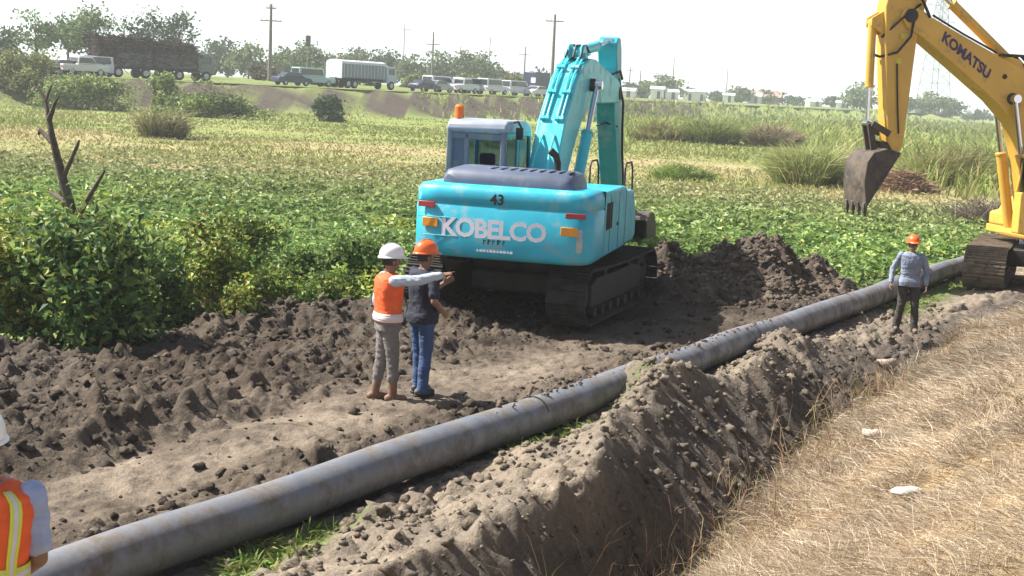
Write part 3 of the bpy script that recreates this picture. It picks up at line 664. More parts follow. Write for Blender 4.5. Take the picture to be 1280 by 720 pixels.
for a in [
 (4, 38, 34, 150, T2, 'dark narrow tree at the photo edge beyond the blue vehicle', .2, 1300),
 (44, 17, 56, 158, T1, 'airy tree with a ragged crown next to the dark narrow tree', .8, 1300),
 (84, 22, 44, 165, T1, 'loose tree above the white car beside the cane truck', .7, 1200),
 (118, 10, 62, 160, T1, 'tallest airy tree behind the tail of the cane truck', .75, 1700),
 (182, 15, 52, 165, T2, 'sparse tall tree showing over the middle of the cane load', .9, 1000),
 (222, 17, 48, 168, T2, 'sparse tree showing over the front of the cane load', .9, 900),
 (262, 52, 36, 260, T2, 'dark bluish tree just beyond the cane truck cab', .2, 900),
 (284, 48, 24, 265, T2, 'narrow bluish tree with a pointed top beyond the green verge', .3, 700),
 (310, 56, 42, 240, T3, 'light green round tree before the tall utility pole', .3, 1000),
 (352, 62, 34, 250, T1, 'small round tree just past the tall utility pole', .3, 900),
 (384, 56, 40, 240, T3, 'pale tree below the pole with a dark transformer', .4, 1000),
 (412, 70, 26, 280, T2, 'low dark tree behind the rear of the white roofed truck', .2, 700),
 (444, 63, 46, 270, T3, 'yellowish tree peeping over the white roofed truck', .3, 1000),
 (484, 64, 44, 270, T2, 'dark tree behind the cab of the white roofed truck', .3, 1000),
 (512, 70, 34, 265, T3, 'light tree beyond the parked saloon cars', .4, 800),
 (545, 66, 44, 275, T1, 'round tree behind the short utility pole', .3, 1000),
 (573, 65, 40, 280, T3, 'light crowned tree above the row of white vans', .35, 900),
 (597, 68, 34, 285, T1, 'tall round tree at the end of the light crowned group', .25, 900),
 (619, 80, 28, 300, T2, 'lower bluish tree where the tree line steps down', .3, 700),
 (645, 92, 26, 330, T2, 'small dim tree beside the dark blue lorry', .3, 500),
 (676, 88, 34, 340, T2, 'bluish tree showing above the dark blue lorry', .3, 600),
 (786, 104, 24, 380, T2, 'dark small tree touching the turquoise arm', .2, 500),
 (806, 103, 22, 390, T2, 'dark tree with a thin pole beside it', .2, 500),
 (830, 95, 40, 380, T1, 'tallest tree of the far line past the turquoise arm', .4, 900),
 (866, 111, 22, 420, T2, 'bluish far tree next to the white hut', .2, 400),
 (898, 115, 26, 430, T2, 'wide low bluish far tree between white huts', .2, 400),
 (927, 110, 28, 430, T1, 'square topped far tree in the middle of the line', .2, 600),
 (960, 114, 34, 440, T2, 'broad far tree above a pinkish roof', .3, 600),
 (1000, 122, 34, 480, T2, 'low blue far tree strip past the pinkish roof', .1, 500),
 (1044, 122, 24, 480, T2, 'small round far tree beside the white container', .2, 400),
 (1078, 104, 34, 420, T1, 'leafy far tree hidden partly by the yellow arm', .3, 800),
 (1136, 122, 22, 470, T2, 'small far tree just past the yellow arm', .3, 400),
 (1164, 118, 36, 470, T1, 'round far tree at the foot of the lattice tower', .3, 700),
 (1190, 124, 26, 480, T2, 'low far tree behind the lattice tower', .3, 500),
 (1222, 138, 34, 520, T2, 'very low blue far tree under the yellow boom', .1, 400),
]: tree('roadside_tree', *a)
shrub('leafy_bush', gl(345, 392), .55, .45, .7, 1300, .10, YG[:3]+DK[1:2], None, 'small loose green bush rooted in the mud edge beside the straw coloured tussock', 'bush', 5, .1)
shrub('leafy_bush', gl(300, 408), .35, .3, .4, 500, .09, YG, None, 'tiny pale green weed bush in front of the straw coloured tussock', 'bush', 4, .1)
shrub('leafy_bush', gl(415, 385), .5, .4, .6, 1000, .10, YG[:3]+DK[1:2], None, 'small green bush at the mud edge between the tussock and the two men', 'bush', 5, .1)
# ================================================================== EXCAVATORS
DUST = (.26,.22,.17)
M_cyan = mat('turquoise_paint', (.026,.42,.57), .40, var=.13, scale=1.5, dirt=(.25,.36,.36), dirt_amt=.2, dirt_scale=3, spec=.5)
M_cyan2 = mat('turquoise_boom_paint', (.060,.54,.62), .36, var=.12, scale=1.5, dirt=(.34,.44,.42), dirt_amt=.2, dirt_scale=3)
M_yel = mat('yellow_paint', (.66,.39,.062), .42, var=.10, scale=1.5, dirt=(.36,.25,.12), dirt_amt=.14, dirt_scale=3)
M_hood = mat('slate_plastic', (.085,.11,.17), .5, var=.15, dirt=DUST, dirt_amt=.12)
M_cabgrey = mat('cab_grey_paint', (.13,.16,.22), .45, var=.12, dirt=DUST, dirt_amt=.15)
M_dark = mat('dark_steel', (.035,.034,.034), .6, metal=.3, var=.3, dirt=(.09,.075,.06), dirt_amt=.35, bump=.1)
M_track = mat('muddy_track_steel', (.03,.028,.026), .75, metal=.2, var=.35, scale=5, dirt=(.075,.062,.05), dirt_amt=.3, dirt_scale=5, bump=.4, bscale=30)
M_trackd = mat('dry_muddy_track_steel', (.13,.105,.08), .85, var=.35, scale=5, dirt=(.24,.19,.14), dirt_amt=.5, dirt_scale=5, bump=.5, bscale=30)
M_bucket = mat('worn_bucket_steel', (.060,.051,.045), .6, metal=.25, var=.35, scale=3, dirt=(.15,.115,.085), dirt_amt=.4, dirt_scale=5, bump=.4, bscale=18)
M_chrome = mat('chrome_rod', (.7,.7,.72), .18, metal=1.0, var=.03)
M_hose = mat('hydraulic_hose', (.018,.018,.02), .5, var=.2)
M_red = mat('red_reflector', (.38,.03,.03), .4); M_amber = mat('amber_reflector', (.75,.30,.02), .4); M_beac = mat('orange_beacon', (.80,.18,.02), .3)
M_white = mat('white_lettering', (.78,.76,.84), .5, var=.05); M_blk = mat('black_lettering', (.015,.017,.02), .6); M_navy = mat('navy_lettering', (.045,.03,.09), .5)
M_glass = bpy.data.materials.new('cab_glass'); M_glass.use_nodes = True
_b = M_glass.node_tree.nodes['Principled BSDF']; _b.inputs['Base Color'].default_value = (.30,.40,.48,1); _b.inputs['Roughness'].default_value = .04; _b.inputs['Transmission Weight'].default_value = 1.0; _b.inputs['IOR'].default_value = 1.05; _b.inputs['Specular IOR Level'].default_value = .8
M_seat = mat('cab_seat_fabric', (.05,.06,.09), .8)
def track(parent, xc, length, h, width, shoe_mat, frame_mat, n=46, rz=0.0):
    """crawler track along y: chain of shoes, frame, sprocket, idler, rollers"""
    r = h/2-.05; a = length/2-h/2; per = 4*a+2*math.pi*r; mb = MB()
    def at(u):
        u %= per
        if u < 2*a: return (-a+u, .05, 0.0) if False else (-a+u, h-.05, 0.0)
        u -= 2*a
        if u < math.pi*r: th = u/r; return (a+r*math.sin(th), h/2+r*math.cos(th), -th)
        u -= math.pi*r
        if u < 2*a: return (a-u, .05, -math.pi)
        u -= 2*a; th = u/r
        return (-a-r*math.sin(th), h/2-r*math.cos(th), -math.pi-th)
    p = per/n
    for k in range(n):
        y, z, an = at(k*p); M = Matrix.Rotation(an, 3, 'X')
        sag = -.03*math.sin(math.pi*(y+a)/(2*a)) if (z > h*.8 and abs(y) < a) else 0
        c = Vector((0, y, z+sag)); mb.box(c, (width, p*.93, .03), M)
        for o in (-.32, 0, .32): mb.box(c+M @ Vector((0, o*p, .028)), (width*.98, .014, .03), M)
        for sx in (-.09, .09): mb.box(c+M @ Vector((sx, 0, -.045)), (.045, p*.98, .075), M)
    tr = mb.build('track', shoe_mat, parent, loc=(xc, 0, 0) if rz == 0 else (xc*math.cos(rz), xc*math.sin(rz), 0), rz=rz, smooth=False)
    f = MB(); f.prism([(-a+.25, h*.28), (a-.3, h*.28), (a-.3, h*.66), (a-.75, h*.76), (-a+.55, h*.76), (-a+.25, h*.66)], -width*.33, width*.33); f.build('track_frame', frame_mat, tr, .02)
    for nm, y, rr in (('sprocket', -a, r-.06), ('idler', a, r-.09)):
        w = MB(); w.tube([(-.11, y, h/2), (.11, y, h/2)], rr, 24); w.tube([(-.17, y, h/2), (.17, y, h/2)], rr*.55, 20)
        if nm == 'sprocket':
            for k in range(20): t = 2*math.pi*k/20; w.box((0, y+rr*math.cos(t), h/2+rr*math.sin(t)), (.06, .07, .07), Matrix.Rotation(t, 3, 'X'))
        w.build(nm, frame_mat, tr, .008)
    for k in range(7):
        y = -a+.45+k*(2*a-.9)/6; MB().tube([(-width*.36, y, .17), (width*.36, y, .17)], .085, 14).build('roller', frame_mat, tr)
    for y in (-a*.4, a*.4): MB().tube([(-width*.3, y, h*.82), (width*.3, y, h*.82)], .06, 12).build('roller', frame_mat, tr)
    return tr
def cylinder(parent, a, b, frac, rb, rr, bm, x=0.0):
    a, b = Vector((x, *a)), Vector((x, *b)); m = a.lerp(b, frac)
    o = MB(); o.tube([a, m], rb, 16); o.tube([m, m+(b-a).normalized()*.05], rb*1.12, 16); o.tube([a+Vector((-rb,0,0)), a+Vector((rb,0,0))], rb*.9, 14)
    o = o.build('cylinder', bm, parent, .006)
    q = MB(); q.tube([m, b], rr, 14); q.tube([b+Vector((-rb,0,0)), b+Vector((rb,0,0))], rb*.8, 14); q.build('piston_rod', M_chrome, o)
    return o
def smooth_poly(poly, it=2, keep=()):
    for _ in range(it):
        out = []
        for i, p in enumerate(poly):
            q = poly[(i+1) % len(poly)]
            out += [(p[0]*.75+q[0]*.25, p[1]*.75+q[1]*.25), (p[0]*.25+q[0]*.75, p[1]*.25+q[1]*.75)]
        poly = out
    return poly
def bucket(parent, name, m, prof, lip, width, teeth=5):
    """prof: outer shell polyline (f,z) from hinge round the back to the lip; open towards the lip-hinge chord"""
    mb = MB(); w = width/2; n = len(prof); cx = sum(p[0] for p in prof)/n; cz = sum(p[1] for p in prof)/n
    inn = [(p[0]+(cx-p[0])*.09, p[1]+(cz-p[1])*.09) for p in prof]
    vs = [(s*w, *p) for p in prof for s in (-1,1)]+[(s*(w-.03), *p) for p in inn for s in (-1,1)]
    fs = []
    for i in range(n-1):
        fs.append((2*i, 2*i+1, 2*i+3, 2*i+2)); o = 2*n; fs.append((o+2*i+2, o+2*i+3, o+2*i+1, o+2*i))
    for e in (0, n-1):
        o = 2*n; f = (2*e, o+2*e, o+2*e+1, 2*e+1); fs.append(f if e == 0 else f[::-1])
    mb.add(vs, fs)
    for s in (-1, 1):
        x0 = s*w; x1 = s*(w-.035); mb.prism(prof, min(x0, x1), max(x0, x1))
    o = mb.build(name, m, parent, .008, angle=40)
    e, d = Vector(prof[-1]), Vector(lip).normalized()
    for k in range(teeth):
        x = -w+.09+k*(width-.18)/(teeth-1); t = MB()
        a = Vector((x, *e)); b = a+Vector((0, *d))*.18
        t.bar(a-Vector((0, *d))*.1, a+Vector((0, *d))*.09, .10, .075); t.bar(a+Vector((0, *d))*.05, b, .075, .045); t.build('tooth', m, o, .01)
    for s in (-.16, .16):
        mb = MB(); p0, p1 = prof[0], prof[1]
        mb.prism([(p0[0]-.02, p0[1]-.14), (p0[0]+.06, p0[1]+.16), (p1[0], p1[1]+.16), (p1[0]+.02, p1[1]-.1)], s-.02, s+.02); mb.build('hinge_lug', m, o, .01)
    return o
# ------------------------------------------------------------------ turquoise excavator
KB = thing('turquoise_excavator', 'turquoise tracked excavator numbered 43 seen from behind with its counterweight lettering', 'excavator', (.44, 22.75, .05), R(-14))
for sx in (-1.19, 1.19): track(KB, sx, 4.45, .93, .62, M_track, M_dark, rz=R(-6))
mb = MB(); mb.box((0, 0, .62), (1.9, 1.5, .36)); mb.box((0, 1.0, .5), (1.7, .35, .3)); mb.box((0, -1.0, .5), (1.7, .35, .3)); mb.tube([(0,0,.8), (0,0,1.02)], .62, 32); mb.build('undercarriage', M_dark, KB, .03)
# counterweight
def cw_y(x, inset=0.0): return -2.78+.085*(x/1.36)**2+inset
def cw_ring(z, ins):
    W = 1.385-ins; pts = []; rc = .24
    for k in range(17): x = -(W-rc)+2*(W-rc)*k/16; pts.append((x, cw_y(x, ins), z))
    y0 = cw_y(W, ins)
    for k in range(1, 7): a = math.pi/2*k/6; pts.append((W-rc+rc*math.sin(a), y0+rc-rc*math.cos(a)-.0, z))
    pts.append((W, -1.75, z)); pts.append((-W, -1.75, z))
    for k in range(6, 0, -1): a = math.pi/2*k/6; pts.append((-(W-rc)-rc*math.sin(a), y0+rc-rc*math.cos(a), z))
    return pts
cw = MB().loft([cw_ring(z, i) for z, i in ((1.03,.10),(1.05,.05),(1.10,.012),(1.16,0),(1.80,0),(1.815,.014),(1.835,.016),(1.85,.004),(1.99,.012),(2.06,.03),(2.105,.075),(2.125,.15))]).build('counterweight', M_cyan, KB, angle=50)
def on_rear(me, x0, z0, m, name, proud=.008):
    for v in me.vertices:
        x, y, z = v.co; X_ = x0+x; v.co = (X_, cw_y(X_)-proud-z, z0+y)
    me.update(); return link(name, me, m, cw)
cwl = text_mesh('KOBELCO', .375, .002, .012, .93)
on_rear(cwl, -.10, 1.475, M_white, 'maker_lettering')
on_rear(text_mesh('43', .215, .002, .006, 1.0), -.05, 1.93, M_blk, 'fleet_number', .004)
mb = MB()
for k, (x, w, hh) in enumerate([(-.17,.035,.07),(-.10,.05,.075),(-.03,.03,.07),(.05,.055,.075),(.13,.03,.065)]): mb.box((x-.06, cw_y(x)-.004, 1.30+.006*(k % 2)), (w*.45, .004, hh)); mb.box((x-.045, cw_y(x)-.0045, 1.32), (w, .004, .018))
mb.build('worn_stencil', M_blk, cw, smooth=False)
mb = MB()
mb.box((-.06, cw_y(0)-.004, 1.158), (.56, .004, .006)); mb.v and [mb.box((-.32+k*.052, cw_y(0)-.0055, 1.165), (.038 if k % 3 else .022, .006, .032)) for k in range(11)]
mb.build('small_lettering', M_white, cw, smooth=False)
for x, z, w, h, m, nm in ((-1.16,1.80,.27,.085,M_red,'reflector'), (1.13,1.77,.30,.075,M_red,'reflector'), (-1.09,1.535,.25,.135,M_amber,'reflector'), (1.05,1.535,.25,.13,M_amber,'reflector')):
    MB().box((x, cw_y(x)-.008, z-(.0 if m != M_red else .0)), (w, .022, h), Matrix.Rotation(.125*x, 3, 'Z')).build(nm, m, cw, .006)
mb = MB(); mb.box((-.82, cw_y(-.8)-.004, 1.62), (.9, .012, .016)); mb.box((-.82, cw_y(-.8)-.004, 1.345), (.75, .012, .014)); mb.build('recess_rim', M_cyan2, cw, .004)
mb = MB(); mb.box((1.20, cw_y(1.2)+.012, 1.40), (.09, .02, .34), Matrix.Rotation(.35, 3, 'Z')); mb.build('faded_sticker', mat('faded_sticker_grey', (.36,.40,.36), .7, var=.3, scale=8), cw, .003)
# house: engine bay sides, right hand deck, floor
mb = MB(); mb.box((0, -.3, 1.13), (2.66, 3.0, .18)); mb.build('deck_frame', M_dark, KB, .02)
mb = MB(); mb.prism([(-1.76,1.06),(.35,1.06),(.35,2.0),(.25,2.07),(-1.76,2.07)], .52, 1.36); mb.build('side_panel', M_cyan, KB, .035)
mb = MB(); mb.prism([(.36,1.06),(1.35,1.06),(1.55,1.12),(1.55,1.5),(1.2,1.95),(.36,1.98)], .58, 1.34); mb.build('tool_box', M_cyan, KB, .04)
mb = MB()
for k in range(9): mb.box((1.362, -1.45+k*.06, 1.68), (.01, .022, .42))
mb.build('vent_slats', M_dark, KB, smooth=False)
mb = MB(); mb.prism([(-1.76,1.06),(-.62,1.06),(-.62,2.05),(-1.76,2.07)], -1.38, -.5); mb.build('side_panel', M_cyan, KB, .035)
mb = MB()
for y in (-1.12, -.35, .3): mb.box((1.362, y, 1.56), (.006, .014, .9))
mb.build('panel_seam', M_blk, KB, smooth=False)
for y in (-1.2, -.45): MB().box((1.37, y, 1.5), (.02, .10, .05)).build('door_latch', M_dark, KB, .006)
mb = MB(); mb.box((0, -1.755, 1.62), (2.775, .012, .95)); mb.build('counterweight_gap', M_blk, KB, smooth=False)
for x in (-.75, .75): MB().tube([(x, -2.45, 2.12), (x, -2.45, 2.16), (x, -2.3, 2.16), (x, -2.3, 2.12)], .022, 8).build('lifting_eye', M_dark, cw)
# engine hood
mb = MB(); rings = []
for y, s, h in ((-2.5,.82,.10),(-2.46,.97,.22),(-2.36,1.0,.29),(-1.75,1.0,.31),(-1.35,.98,.30),(-1.3,.94,.2)):
    W = 1.03*s-.0; rings.append([(-W, y, 2.06), (-W*.985, y, 2.06+h*.55), (-W*.93, y, 2.06+h*.88), (-W*.84, y, 2.06+h), (W*.84, y, 2.06+h*.96), (W*.93, y, 2.06+h*.85), (W*.985, y, 2.06+h*.5), (W, y, 2.06)])
mb.loft(rings); hood = mb.build('engine_hood', M_hood, KB, .015, angle=50)
mb = MB()
for k in range(9): mb.box((-.32+k*.15, -2.0, 2.366), (.05, .42, .016))
mb.build('hood_louvre', M_hood, hood, .01)
mb = MB(); mb.tube([(.56,-1.55,2.30),(.56,-1.55,2.47),(.53,-1.56,2.58),(.44,-1.6,2.66)], [.055,.055,.055,.06], 14); mb.build('exhaust_pipe', M_dark, KB)
# cab
cx0, cx1, cy0, cy1, cz0, cz1 = -1.56, -.54, -.55, 1.25, 1.08, 3.04
cab = MB()
def post(a, b, w=.10, d=.10): cab.bar(a, b, w, d, up=(0,1,0))
cab.box(((cx0+cx1)/2, (cy0+cy1)/2, cz0+.04), (cx1-cx0, cy1-cy0, .10))
cab.box(((cx0+cx1)/2, cy0+.03, cz0+.52), (cx1-cx0-.01, .055, 1.0)); cab.box((cx1-.03, .35, cz0+.4), (.05, 1.7, .75)); cab.box((cx0+.03, .35, cz0+.4), (.05, 1.7, .75))
roof_poly = [(cy0-.02, cz1-.16), (cy0+.02, cz1-.05), (cy0+.14, cz1), (cy1-.45, cz1), (cy1-.12, cz1-.08), (cy1-.02, cz1-.2), (cy1-.1, cz1-.24), (cy0+.03, cz1-.22)]
cabr = MB(); cabr.prism(roof_poly, cx0, cx1)
for x in (cx0+.05, cx1-.05):
    post((x, cy0+.05, cz0+.95), (x, cy0+.05, cz1-.15)); 
cab.box(((cx0+cx1)/2-.17, cy0+.045, cz0+1.35), (.09, .05, .9)); cab.box(((cx0+cx1)/2, cy0+.045, cz1-.27), (cx1-cx0-.1, .05, .12))
cabo = cab.build('cab', M_cabgrey, KB, .03)
cabr.build('cab_roof', mat('cab_roof_paint', (.30,.34,.42), .4, dirt=DUST, dirt_amt=.15), cabo, .05, seg=3)
fr = MB()
for x in (cx0+.035, cx1-.035):
    fr.bar((x, cy1-.10, cz1-.2), (x, cy1, cz0+.75), .08, .07); fr.bar((x, cy1, cz0+.75), (x, cy1-.12, cz0), .08, .07); fr.bar((x, .34, cz0+.7), (x, .34, cz1-.2), .07, .06); fr.bar((x, cy0+.12, cz1-.24), (x, cy1-.12, cz1-.24), .07, .07)
fr.build('cab_pillar', M_cyan2, cabo, .02)
gl_ = MB(); gl_.box(((cx0+cx1)/2+.13, cy0+.05, cz0+1.34), (.60, .008, .78)); gl_.build('rear_window', M_glass, cabo, smooth=False)
gl_ = MB(); gl_.box(((cx0+cx1)/2-.33, cy0+.05, cz0+1.34), (.24, .008, .78)); gl_.build('rear_window', M_hood, cabo, smooth=False)
for x in (cx0+.035, cx1-.035):
    gl_ = MB(); gl_.box((x, .42, cz0+1.25), (.008, 1.5, .82)); gl_.build('side_window', M_glass, cabo, smooth=False)
gl_ = MB(); gl_.bar(((cx0+cx1)/2, cy1-.11, cz1-.22), ((cx0+cx1)/2, cy1-.01, cz0+.8), .86, .008, up=(0,1,0)); gl_.build('windscreen', M_glass, cabo, smooth=False)
st_ = MB(); st_.box((-1.0,.25,1.62), (.5,.5,.16)); st_.box((-1.0,.03,1.98), (.48,.14,.62)); st_.box((-1.0,.02,2.38), (.28,.11,.2)); st_.box((-1.0,.2,1.35), (.4,.4,.4)); st_.build('operator_seat', M_seat, cabo, .05, seg=3)
bc = MB(); bc.tube([(-1.42,-.33,2.97),(-1.42,-.33,3.1)], .035, 12); bc.build('beacon_base', M_dark, cabo)
bc = MB(); bc.tube([(-1.42,-.33,3.05),(-1.42,-.33,3.07),(-1.42,-.33,3.24),(-1.42,-.33,3.27)], [.085,.085,.08,.05], 18); bc.build('beacon', M_beac, cabo)
mb = MB(); mb.tube([(-.52,-.2,3.02),(-.44,-.2,3.04),(-.40,-.15,2.95),(-.40,-.1,2.78)], .02, 8); mb.box((-.42,-.15,2.84), (.12,.05,.2)); mb.build('wing_mirror', M_blk, KB, .01)
# handrails and boom foot bracket
hr = MB()
for x in (.68, 1.28): hr.tube([(x,.5,1.95),(x,.5,2.35),(x,.62,2.43),(x,1.1,2.43),(x,1.25,2.3),(x,1.38,1.6)], .017, 8)
hr.build('handrail', M_dark, KB)
for x in (-.45, .15):
    b_ = MB(); b_.prism([(.2,1.1),(1.25,1.1),(1.15,1.85),(.95,2.12),(.62,2.18),(.35,2.0)], x-.03, x+.03); b_.build('boom_bracket', M_cyan, KB, .02)
# boom, arm
BX = -.15
bpoly = [(.62,1.72),(.42,1.95),(.52,2.28),(.98,3.02),(1.85,3.80),(2.35,4.06),(2.9,4.2),(3.5,4.2),(4.4,4.08),(6.15,3.85),(6.42,3.72),(6.48,3.5),(6.3,3.40),(4.6,3.38),(3.6,3.38),(3.0,3.28),(2.5,3.08),(1.95,2.68),(1.35,2.08),(1.1,1.78),(.9,1.68)]
boom = MB().prism(bpoly, BX-.25, BX+.25).build('boom', M_cyan2, KB, .025, angle=30)
pp = MB()
for dx in (-.17, -.09, .09, .17):
    pp.tube([(BX+dx, .75, 2.5), (BX+dx, 1.05, 3.12), (BX+dx, 1.85, 3.86), (BX+dx, 2.6, 4.2), (BX+dx, 3.2, 4.29)], .022, 8)
    for f, z in ((1.02,3.06),(1.5,3.52),(2.1,3.97),(2.7,4.2)): pp.box((BX+dx, f, z+.04), (.07,.07,.07), Matrix.Rotation(.75, 3, 'X'))
pp.build('hydraulic_pipe', M_cyan2, boom)
for s in (-1, 1):
    h_ = MB(); h_.tube([(BX+s*.1, .35, 1.9), (BX+s*.14, .2, 2.2), (BX+s*.12, .45, 2.55), (BX+s*.1, .85, 2.82)], .02, 8); h_.build('hose', M_cyan2, boom)
mb = MB()
for s in (-1, 1): mb.prism([(2.55,4.08),(2.65,4.42),(2.95,4.46),(3.3,4.16)], BX+s*.12-.02, BX+s*.12+.02)
mb.build('cylinder_bracket', M_cyan2, boom, .015)
h_ = MB()
for s in (-.14, .0, .14): h_.tube([(BX+s, 2.5, 4.2), (BX+s*.9, 2.75, 4.42), (BX+s*.8, 3.1, 4.44), (BX+s*.8, 3.5, 4.3)], .022, 8)
h_.build('hose', M_hose, boom)
for f_, z_, r_, w_ in ((3.05,3.72,.12,.34),(6.28,3.6,.14,.27)): MB().tube([(BX-w_, f_, z_), (BX+w_, f_, z_)], r_, 20).build('pin', M_dark, boom, .01)
for s in (-1, 1): cylinder(KB, (1.3, 1.45), (3.05, 3.72), .60, .105, .05, M_cyan2, BX+s*.37)
arm_poly = [(5.88,4.62),(6.05,4.74),(6.3,4.72),(6.46,4.5),(6.62,4.0),(6.78,3.5),(7.78,1.05),(7.84,.86),(7.7,.72),(7.5,.84),(7.36,1.1),(6.05,3.2),(5.98,3.5),(6.05,4.1),(5.88,4.42)]
arm = MB().prism(arm_poly, BX-.2, BX+.2).build('arm', mat('turquoise_arm_paint', (.02,.33,.40), .4, var=.12, dirt=(.22,.34,.34), dirt_amt=.14), KB, .02, angle=30)
cylinder(KB, (2.8, 4.30), (5.98, 4.62), .58, .10, .052, M_cyan2, BX)
cylinder(KB, (6.5, 4.1), (8.05, 1.45), .6, .08, .045, M_cyan2, BX)
h_ = MB(); h_.tube([(BX+.2, 6.3, 3.9), (BX+.3, 6.45, 3.4), (BX+.27, 6.7, 2.9), (BX+.24, 7.05, 2.35), (BX+.26, 7.3, 1.7), (BX+.22, 7.5, 1.3)], .025, 8); h_.tube([(BX+.1, 5.7, 3.95), (BX+.26, 6.1, 4.05), (BX+.24, 6.5, 3.9)], .028, 8); h_.tube([(BX-.2, 6.22, 2.9), (BX, 6.14, 2.98), (BX+.22, 6.35, 2.9)], .02, 8); h_.build('hose', M_hose, arm)
lk = MB()
for s in (-1, 1): lk.bar((BX+s*.19, 7.45, 1.35), (BX+s*.19, 8.05, 1.45), .05, .12); lk.bar((BX+s*.13, 8.05, 1.45), (BX+s*.13, 8.35, 1.0), .05, .12)
lk.build('bucket_linkage', M_dark, KB, .01)
bucket(KB, 'bucket', M_bucket, [(7.75,.84),(8.35,1.0),(8.85,.9),(9.2,.55),(9.25,.05),(8.95,-.22),(8.5,-.36),(7.95,-.35)], (-1,-.05), 1.25)
# ------------------------------------------------------------------ yellow excavator
KM = thing('yellow_excavator', 'yellow excavator at the photo edge with raised boom holding its muddy bucket in the air', 'excavator', (11.5, 28.9, .02), R(101.5))
TR = R(55)
for sx in (-1.22, 1.22): track(KM, sx, 4.1, .90, .82, M_trackd, M_dark, rz=TR, n=42)
mb = MB(); mb.box((0,0,.62), (1.8,1.5,.36)); mb.tube([(0,0,.8),(0,0,1.02)], .62, 32); mb.build('undercarriage', M_dark, KM, .03, rz=TR)
mb = MB(); mb.box((0,-1.0,1.12), (2.7,3.7,.16)); mb.build('deck_frame', M_yel, KM, .02)
mb = MB(); mb.prism([(-.5,1.2),(.82,1.2),(.82,1.48),(.6,1.53),(.5,1.8),(-.5,1.88)], .5, 1.33); mb.build('tool_box', M_yel, KM, .05)
mb = MB(); mb.prism([(.0,1.02),(1.0,1.02),(1.05,1.14),(.95,1.2),(.0,1.2)], -.55, .5); mb.build('deck_nose', M_yel, KM, .04)
mb = MB(); mb.prism([(-2.4,1.2),(.2,1.2),(.2,2.05),(-2.4,2.1)], .45, 1.36); mb.build('side_panel', M_yel, KM, .05)
mb = MB(); mb.prism([(-2.4,1.2),(-.6,1.2),(-.6,2.05),(-2.4,2.1)], -1.36, .45); mb.build('engine_hood', M_yel, KM, .06)
mb = MB(); mb.prism(smooth_poly([(-2.85,1.1),(-2.4,1.1),(-2.4,2.15),(-2.75,2.15),(-2.9,1.9)],1), -1.38, 1.38); mb.build('counterweight', M_dark, KM, .05)
kc = MB()
kc.box((-.95,.45,1.6), (.98,1.8,.85)); kc.prism([(-.48,2.78),(-.4,2.96),(1.0,2.96),(1.28,2.8),(1.28,2.72),(-.48,2.72)], -1.44, -.46)
for x in (-1.39, -.51):
    for f in (-.42, .42): kc.bar((x,f,2.0), (x,f,2.75), .08)
    kc.bar((x,1.32,2.0), (x,1.22,2.75), .07)
kco = kc.build('cab', M_yel, KM, .03)
for x in (-1.41, -.49): MB().box((x,.45,2.36), (.008,1.7,.72)).build('side_window', M_glass, kco, smooth=False)
MB().box((-.95,1.27,2.36), (.85,.008,.72)).build('windscreen', M_glass, kco, smooth=False)
kb = [(.35,1.3),(.2,1.55),(.28,2.2),(.46,3.2),(.7,3.95),(1.02,4.34),(1.42,4.60),(1.92,4.78),(2.7,5.12),(3.46,5.46),(3.75,5.64),(4.02,5.62),(4.12,5.42),(3.95,5.2),(3.62,5.05),(2.75,4.46),(1.87,3.85),(1.38,3.4),(1.13,2.72),(.97,2.05),(.85,1.5),(.65,1.25)]
kboom = MB().prism(kb, -.27, .27).build('boom', M_yel, KM, .025, angle=30)
tm = text_mesh('KOMATSU', .285, .002, .012, 1.0)
ca, sa = math.cos(R(33)), math.sin(R(33))
for v in tm.vertices:
    x, y, z = v.co; v.co = (-.27-.004-z, 2.62-x*ca+y*sa*-.55, 4.73+x*-sa+y*.95)
tm.update(); link('maker_lettering', tm, M_navy, kboom)
mb = MB()
for f_, z_, r_ in ((1.5,3.92,.12),(3.9,5.46,.14),(1.72,4.36,.05)): MB().tube([(-.3,f_,z_),(.3,f_,z_)], r_, 20).build('pin', M_dark, kboom, .01)
mb = MB()
for s in (-1, 1): mb.prism([(1.1,4.3),(1.3,4.72),(1.55,4.76),(1.9,4.7)], s*.13-.02, s*.13+.02)
mb.build('cylinder_bracket', M_yel, kboom, .015)
for s in (-1, 1): cylinder(KM, (.85, 1.12), (1.5, 3.92), .58, .11, .052, M_yel, s*.38)
cylinder(KM, (1.45, 4.66), (3.6, 6.3), .66, .10, .055, M_yel, 0)
h_ = MB()
for k, s in enumerate((-.2,-.1,.1,.2)): h_.tube([(s,.75,4.05),(s,.95,4.5),(s,1.3,4.8),(s,1.8,4.8)], .028, 8)
h_.tube([(-.28,3.5,5.45),(-.36,3.75,5.8),(-.3,4.0,5.9)], .03, 8); h_.tube([(-.2,1.9,4.83),(-.2,2.7,5.17),(-.2,3.4,5.5)], .022, 8); h_.build('hose', M_hose, kboom)
ka = [(3.5,6.35),(3.6,6.55),(3.95,6.62),(4.35,6.12),(4.44,5.6),(4.38,4.9),(4.2,3.4),(4.12,2.9),(3.98,2.68),(3.82,2.78),(3.79,3.0),(3.7,5.0),(3.62,5.5),(3.48,6.1)]
karm = MB().prism(ka, -.21, .21).build('arm', M_yel, KM, .022, angle=30)
